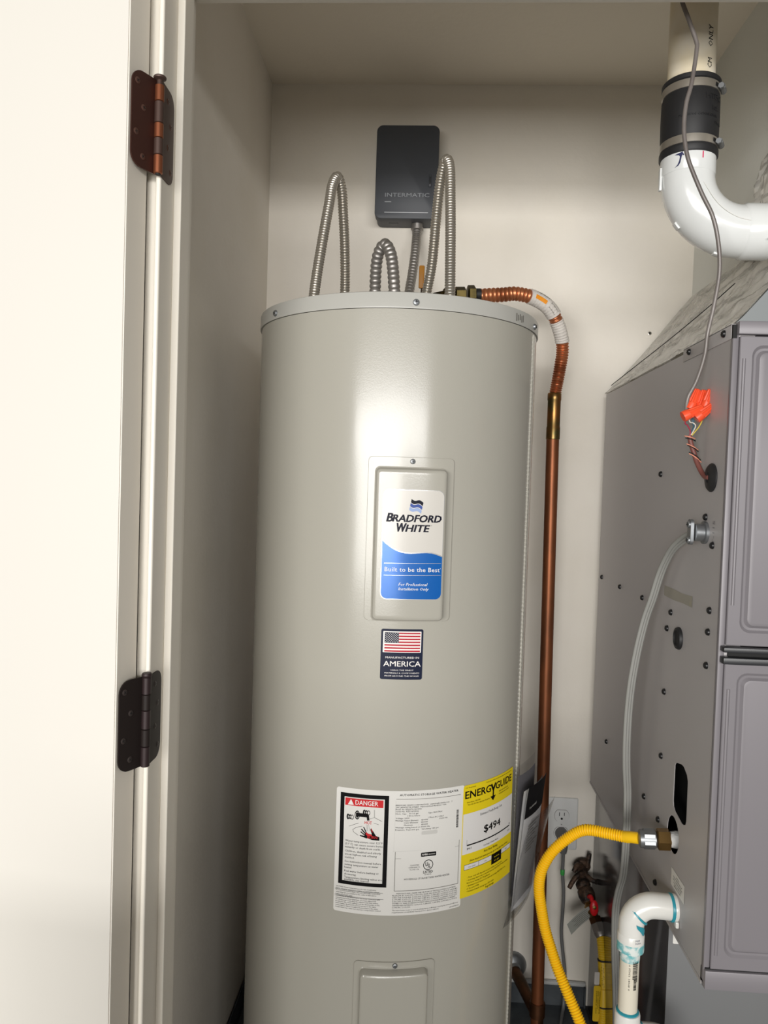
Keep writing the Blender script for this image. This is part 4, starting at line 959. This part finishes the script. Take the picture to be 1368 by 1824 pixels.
bm = bmesh.new(); prism(bm, rrect(1.1300, 1.1190, 1.1455, 1.1560, .006, 4), lambda a, b, d: (d, a+.005, b), .384, .3885); obj('clamp_bar', bm, M['chrome'], t)
for y, z in ((1.1425, 1.1485), (1.1425, 1.1255)): screw(t, (.384, y, z), (-1, -.2, 0), .0052, M['chrome'], True, .003, 'clamp_screw')

# ================================================================== GAS
t = thing('gas_connector', 'bright yellow corrugated gas hose curving from the furnace down to the floor', 'gas hose', (.30, 1.26, .30))
yp = [(.3625, 1.246, .6350), (.350, 1.255, .632), (.343, 1.262, .629), (.318, 1.276, .627), (.293, 1.289, .625), (.277, 1.296, .6185), (.259, 1.300, .604), (.240, 1.302, .585), (.226, 1.302, .565), (.2165, 1.302, .541), (.2145, 1.302, .513), (.2195, 1.300, .480), (.226, 1.296, .449), (.236, 1.289, .419), (.248, 1.279, .388), (.263, 1.262, .358), (.281, 1.241, .322), (.30, 1.22, .27), (.32, 1.20, .18), (.33, 1.20, .05), (.33, 1.21, -.045)]
bm = bmesh.new(); corr(bm, yp[1:], .0096, .0022, .0040, 18); obj('corrugated_hose', bm, M['gold'], t)
obj('hose_collar', tb([yp[0], yp[1], (.343, 1.262, .629)], .0092, 18, .004), M['gold'], t)
ax = (-1, .1, -.10)
bm = bmesh.new(); hexnut(bm, (.3855, 1.2395, .6378), (-1, .1, -.06), .0158, 0, .0195, .2); lathe(bm, [(.0115, -.002), (.0140, .000), (.0140, .024), (.011, .026)], (.3855, 1.2395, .6378), (-1, .1, -.06), 20); obj('flare_nut', bm, M['chrome'], t)
bm = bmesh.new(); hexnut(bm, (.4075, 1.2345, .6405), (-1, .1, -.06), .0168, 0, .0205, .5); obj('brass_adapter', bm, M['brass'], t)
obj('sealed_nipple', lt([(.0125, -.03), (.0135, 0), (.0120, .010)], (.4165, 1.2320, .6420), (-1, .1, -.06), 18), mat('thread_seal', '#d6d6d4', .7, bump=(150, 1, .003)), t)

t = thing('gas_shutoff', 'rusty black iron gas stub on the back wall with a red shut-off lever', 'gas valve', (.41, 1.80, .20))
obj('wall_nipple', tb([(.408, 1.848, .300), (.402, 1.825, .290), (.397, 1.80, .272)], .0115, 14, .01), M['iron'], t)
bm = bmesh.new(); lathe(bm, [(.012, 0), (.020, .004), (.020, .010), (.013, .014)], (.402, 1.842, .300), (0, -1, -.4), 16); obj('flange', bm, M['iron'], t)
for pts in ([(.404, 1.815, .292), (.385, 1.805, .288), (.372, 1.798, .274), (.366, 1.796, .262)], [(.404, 1.815, .288), (.418, 1.800, .282), (.427, 1.797, .281)], [(.396, 1.822, .305), (.385, 1.812, .309), (.376, 1.806, .296)], [(.412, 1.83, .300), (.415, 1.828, .318), (.4165, 1.828, .332)]):
    obj('bracket_arm', tb(pts, lambda s, L: .0068-.0016*s/L, 10, .005), M['iron'], t)
obj('clip', lt([(.006, 0), (.007, .003), (.004, .006)], (.4265, 1.797, .281), (1, -.6, 0), 12), M['iron'], t)
d = Vector((.012, -.035, -.033)).normalized(); o0 = Vector((.396, 1.806, .277))
obj('union_body', lt([(.013, 0), (.017, .006), (.017, .014), (.0145, .017), (.0185, .022), (.0195, .034), (.0165, .046), (.013, .050)], o0, d, 18), M['iron'], t)
o1 = o0+d*.048
obj('valve_body', lt([(.0120, 0), (.0120, .006), (.0145, .008), (.0140, .024), (.0100, .028), (.0100, .034)], o1, d, 8), M['brass'], t)
c = Vector((.4125, 1.744, .2475))
bm = bmesh.new(); lathe(bm, [(0, 0), (.0075, .001), (.0100, .004), (.0100, .0065), (.0070, .0095), (0, .0105)], (0, 0, 0), (0, -1, .25), 20)
for v in bm.verts: v.co = Vector((v.co.x*.95, v.co.y, v.co.z*1.75))+c+Vector((0, .004, -.003))
obj('red_lever', bm, M['valvered'], t)
bm = bmesh.new(); tube(bm, [c+Vector((-.003, .004, .010)), c+Vector((-.005, .012, .018)), c+Vector((-.008, .026, .010))], .0050, 10, .003); obj('lever_neck', bm, M['valvered'], t)
obj('lever_bolt', lt([(.0040, 0), (.0040, .003), (0, .004)], c+Vector((0, -.0050, .003)), (0, -1, .25), 12), M['darkbrass'], t)
o2 = o1+d*.034
bm = bmesh.new(); hexnut(bm, o2, d, .0150, 0, .016); obj('copper_bushing', bm, M['oldcopper'], t)
# paper tag
tagf = lambda u, v, h: (.402-.80*u+.42*v, 1.750-.16*u+.003*math.sin(u*60), .2470-.62*u-.9*v-.9*(u-.03)**2)
o = Print().rect(0, 0, .062, .026).build('paper_tag', M['tag'], t, tagf, 0, .008, thick=.0005)
P = Print()
for k in range(6): P.text(('CAUTION: SHUT OFF GAS BEFORE', 'SERVICING. USE ONLY WITH GAS', 'APPLIANCES. TURN VALVE ONE', 'QUARTER TURN TO CLOSE. CHECK', 'FOR LEAKS WITH SOAP SOLUTION.', 'DO NOT REMOVE THIS TAG.')[k], .058, .0045+.0037*k, .0019, .05, rot=0, bold=.01) if False else P.line([(.006, .004+.0036*k), (.050-.004*(k % 3), .004+.0036*k)], .0009)
P.build('tag_print', M['grey'], t, lambda u, v, h: (lambda q: (q[0], q[1]-.0008, q[2]))(tagf(u, v, 0)), 0, .008)
t = thing('gas_supply_hose', 'darker yellow ribbed gas hose with printed sleeves below the red valve', 'gas hose', (.425, 1.68, FL))
o3 = o2+d*.016
hp = [tuple(o3), tuple(o3+d*.016), (.4265, 1.712, .168), (.4285, 1.700, .128), (.428, 1.688, .081), (.4255, 1.676, .028), (.424, 1.665, -.02), (.424, 1.66, -.046)]
bm = bmesh.new(); corr(bm, hp[1:], .0098, .0016, .0047, 18); obj('corrugated_hose', bm, M['gold2'], t)
bm = bmesh.new(); hexnut(bm, o3-d*.004, d, .0150, 0, .022); lathe(bm, [(.0125, 0), (.0135, .020), (.0115, .026)], o3, d, 16); obj('flare_nut', bm, M['conduit'], t)
PH, LHH = catmull(hp[1:], .003)
def zsub(za, zb): return [p for p in PH if zb <= p.z <= za]
sl = obj('printed_sleeve', tb(zsub(.150, .096), .0112, 18, raw=True), M['gold2'], t)
obj('printed_sleeve', tb(zsub(.096, .060), .0108, 18, raw=True), M['gold2'], t)
for z in (.150, .060):
    c = min(PH, key=lambda p: abs(p.z-z)); obj('sleeve_band', lt([(.0112, -.0015), (.0117, -.001), (.0117, .001), (.0112, .0015)], c, (0, .2, 1), 18), M['rubber'], t)
P = Print()
for k in range(4): P.text(('DO NOT USE AS', 'GAS CONNECTOR', 'ANSI Z21.24', 'CAUTION 1/2 PSI')[k], 0, .004*k, .0024, .044-.004*(k % 2), bold=.01)
cz = [(p.z, p) for p in PH]
def fH(u, v, h):
    z = .147-u; p = min(PH, key=lambda q: abs(q.z-z)); a = .5-v/.0112
    return (p.x+(.0114+h)*math.sin(a), p.y-(.0114+h)*math.cos(a), z)
P.build('sleeve_print', M['black'], t, fH, .0001, 0)
bm = bmesh.new(); prism(bm, rrect(.4035, .030, .4185, .110, .004, 4), lambda a, b, q: (a+.02*(b-.07)*.2, 1.676+q, b), 0, .0006); fl = obj('wrap_label', bm, M['gold2'], t)
bm = bmesh.new(); prism(bm, rrect(.405, .110, .416, .138, .002, 3), lambda a, b, q: (a, 1.680+q, b), 0, .0006); obj('label_back', bm, M['paper'], t)
P = Print()
for k in range(3): P.text(('WARNING', 'READ CAREFULLY', 'FLEXIBLE GAS')[k], 0, .0035*k, .0022, .05-.01*(k % 2), bold=.01)
P.build('label_print', M['black'], t, lambda u, v, h: (.4160-v, 1.6754, .098-u), 0, 0)

# ================================================================== CONDENSATE DRAIN
t = thing('condensate_drain', 'white PVC condensate pipe with teal cement leaving the furnace side', 'drain pipe', (.34, 1.19, FL))
DX, DY = .3395, 1.190
cpts = [(.4050, DY, .5545), (.3850, DY, .5555), (.3720, DY, .5560)]
arc = cpts+[(.3720-.0325*math.sin(PI/2*k/8), DY, .5235+.0325*math.cos(PI/2*k/8)) for k in range(9)]+[(DX, DY, .505), (DX, DY, .489)]
el = obj('elbow', tb(arc, .0192, 28, raw=True), M['pvcw'], t)
obj('elbow_hub', lt([(.0188, 0), (.0204, .001), (.0204, .026), (.0192, .028)], (DX, DY, .4845), sides=28), M['pvcw'], el)
obj('inlet_hub', lt([(.0192, -.001), (.0203, .0), (.0203, .006), (.0192, .008)], (.4055, DY, .5545), (-1, 0, 0), 28), M['pvcw'], el)
bm = bmesh.new(); box(bm, .4000, .4055, DY-.021, DY-.010, .5325, .5425, .002); obj('cement_drip', bm, M['pvcw'], el)
obj('cement_ring', lt([(.0200, 0), (.0209, .001), (.0209, .0036), (.0200, .005)], (.4010, DY, .5545), (-1, 0, 0), 28), M['teal'], el)
q = Vector((.3580, DY, .5350)); n = Vector((.74, 0, -.67))
obj('cement_band', lt([(.0188, -.002), (.0202, -.0012), (.0202, .0012), (.0188, .002)], (.3478, DY, .5425), (1, 0, 1.0), 32), M['teal'], el)
bm = bmesh.new()
for k in range(7):
    a = math.radians(-35+14*k); rr = .0199
Print().poly([(-.004, -.004), (.013, .004), (.017, .0105), (.0125, .016), (.009, .0145), (.004, .008), (-.002, .002)]).build('cement_smear', M['teal'], el, lambda u, v, h: (DX+(.0196+h)*math.sin(u/.0196+.3), DY-(.0196+h)*math.cos(u/.0196+.3)-.0008, .5300-v), .0003, .003)
obj('drop_pipe', tb([(DX, DY, .488), (DX, DY, .380)], .01465, 28, .05), M['pvcpipe'], t)
obj('cement_smear', lt([(.0147, .0), (.0150, .001), (.0153, .010), (.0148, .016)], (DX, DY, .4695), sides=28), M['teal2'], t)
obj('cement_smear', lt([(.0204, .0), (.0207, .002), (.0206, .012), (.0203, .015)], (DX, DY, .4855), sides=28), M['teal2'], t)
obj('cement_ring', lt([(.0147, -.001), (.0172, .0005), (.0172, .002), (.0147, .004)], (DX, DY, .3865), sides=28), M['teal'], t)
obj('tee_fitting', lt([(.0170, .1530), (.0186, .1525), (.0194, .150), (.0194, .0), (.0150, -.002)], (DX, DY, .2340), sides=28), M['pvcw'], t)
bm = bmesh.new(); tube(bm, [(DX, DY, .350), (.368, DY, .3505), (.385, DY, .3495), (.398, DY, .342), (.406, DY+.002, .325), (.407, DY, .28), (.407, DY, .20)], .0180, 24, .006); obj('tee_branch', bm, M['pvcw'], t)
obj('cement_ring', lt([(.0178, 0), (.0187, .0008), (.0187, .0026), (.0178, .0034)], (.3605, DY, .3503), (1, 0, 0), 28), M['teal'], t)
obj('lower_pipe', tb([(DX, DY, .24), (DX, DY, FL)], .01465, 20, .1), M['pvcpipe'], t)
P = Print(); u = -.004
v = .0
while v < .046:
    w = random.choice((.0005, .0009, .0014)); P.rect(.0005+.002*(v > .03), v, .0088-.0015*(v > .034), v+w); v += w+random.choice((.0005, .0008))
P.text('0 49081 13020 9', -.0030, .0475, .0024, .040, rot=-PI/2)
P.build('bar_code', M['black'], t, lambda u, v, h: (DX+(.01465+h)*math.sin(u/.01465+.05), DY-(.01465+h)*math.cos(u/.01465+.05), .4755-v), .0004, .003)
P = Print(); P.text('PLASTICS', 0, 0, .0030, .026); P.build('tee_print', M['grey'], t, lambda u, v, h: (DX+(.0194+h)*math.sin(v/.0194+.1), DY-(.0194+h)*math.cos(v/.0194+.1), .345+u), .0003, 0)
P = Print(); P.text('NSF', 0, 0, .0028, .007); P.text('D2466', 0, .004, .0026, .009); P.build('fitting_print', M['ink'], t, lambda u, v, h: (DX+(.0204+h)*math.sin(u/.0204+.1), DY-(.0204+h)*math.cos(u/.0204+.1), .5080-v), .0003, .004)

# ================================================================== OUTLET, PLUG
t = thing('wall_outlet', 'white duplex electrical outlet low on the back wall', 'outlet', (.351, 1.848, .33))
bm = bmesh.new(); lo = []
for dlt, y in ((0, 1.8495), (0, 1.8465), (.0012, 1.8450), (.003, 1.8446)):
    lo.append([bm.verts.new((a, y, b)) for a, b in rrect(.3105+dlt, .330+dlt, .3895-dlt, .4555-dlt, .004, 4)])
for A, B in zip(lo, lo[1:]):
    for k in range(len(A)): bm.faces.new((A[k], A[(k+1) % len(A)], B[(k+1) % len(A)], B[k]))
bm.faces.new(lo[-1]); bm.faces.new(lo[0][::-1]); obj('cover_plate', bm, M['plate'], t)
for zc in (.4125, .3705):
    bm = bmesh.new()
    pts = [(.351+.0172*math.cos(a), zc+max(-.0138, min(.0138, .0172*math.sin(a)))) for a in [2*PI*k/36 for k in range(36)]]
    prism(bm, pts, lambda a, b, d_: (a, d_, b), 1.8455, 1.8430); rc = obj('receptacle', bm, M['plate'], t)
    bm = bmesh.new(); box(bm, .3445, .3459, 1.8426, 1.8436, zc-.0005, zc+.0085); box(bm, .3560, .3574, 1.8426, 1.8436, zc+.0005, zc+.0080); lathe(bm, [(.0026, 0), (.0026, .0008)], (.351, 1.8434, zc-.0068), (0, -1, 0), 14); obj('slots', bm, M['darkslot'], rc)
    bm = bmesh.new()
    for k in range(36):
        a, b = pts[k], pts[(k+1) % 36]
    tube(bm, [(a, 1.8447, b) for a, b in pts]+[(pts[0][0], 1.8447, pts[0][1])], .0007, 6, raw=True); obj('receptacle_rim', bm, M['grey'], rc)
screw(t, (.351, 1.8445, .3915), (0, -1, 0), .0028, M['plate'], True, .001, 'plate_screw')
t = thing('power_lead', 'grey plug in the outlet with a grey cord hanging to the pan', 'power lead', (.352, 1.82, .36))
bm = bmesh.new(); tube(bm, [(.3510, 1.843, .3705), (.3510, 1.828, .3705), (.3512, 1.818, .366), (.3520, 1.814, .352), (.3525, 1.815, .336)], lambda s, L: .0150-.0075*(s/L)**1.5, 16, .003); obj('plug', bm, M['plug'], t)
obj('cord', tb([(.3525, 1.815, .340), (.353, 1.816, .286), (.3575, 1.818, .238), (.3575, 1.820, .189), (.3565, 1.820, .141), (.362, 1.820, .093), (.3685, 1.820, .044), (.3695, 1.822, .005), (.3700, 1.825, -.020), (.3680, 1.818, -.040), (.362, 1.80, -.0455), (.350, 1.75, -.0465), (.34, 1.66, -.0465), (.335, 1.5, -.0465)], .0040, 12, .006), M['plug'], t)
obj('green_tag', lt([(.0046, 0), (.0052, .002), (.0052, .011), (.0046, .013)], (.3526, 1.816, .283), (0, 0, 1), 12), M['green'], t)

t = thing('wall_anchor', 'tiny metal anchor in the back wall above the furnace corner', 'wall anchor', (.5102, 1.85, 1.568))
obj('collar', lt([(.0042, -.001), (.0045, .0012), (.0030, .0016)], (.5102, 1.85, 1.568), (0, -1, 0), 14), M['steel'], t)
obj('bore', lt([(.0024, 0), (.0024, .0019)], (.5102, 1.85, 1.568), (0, -1, 0), 10), M['darkslot'], t)

for o in bpy.data.objects:
    if o.type == 'MESH': o.data.update()
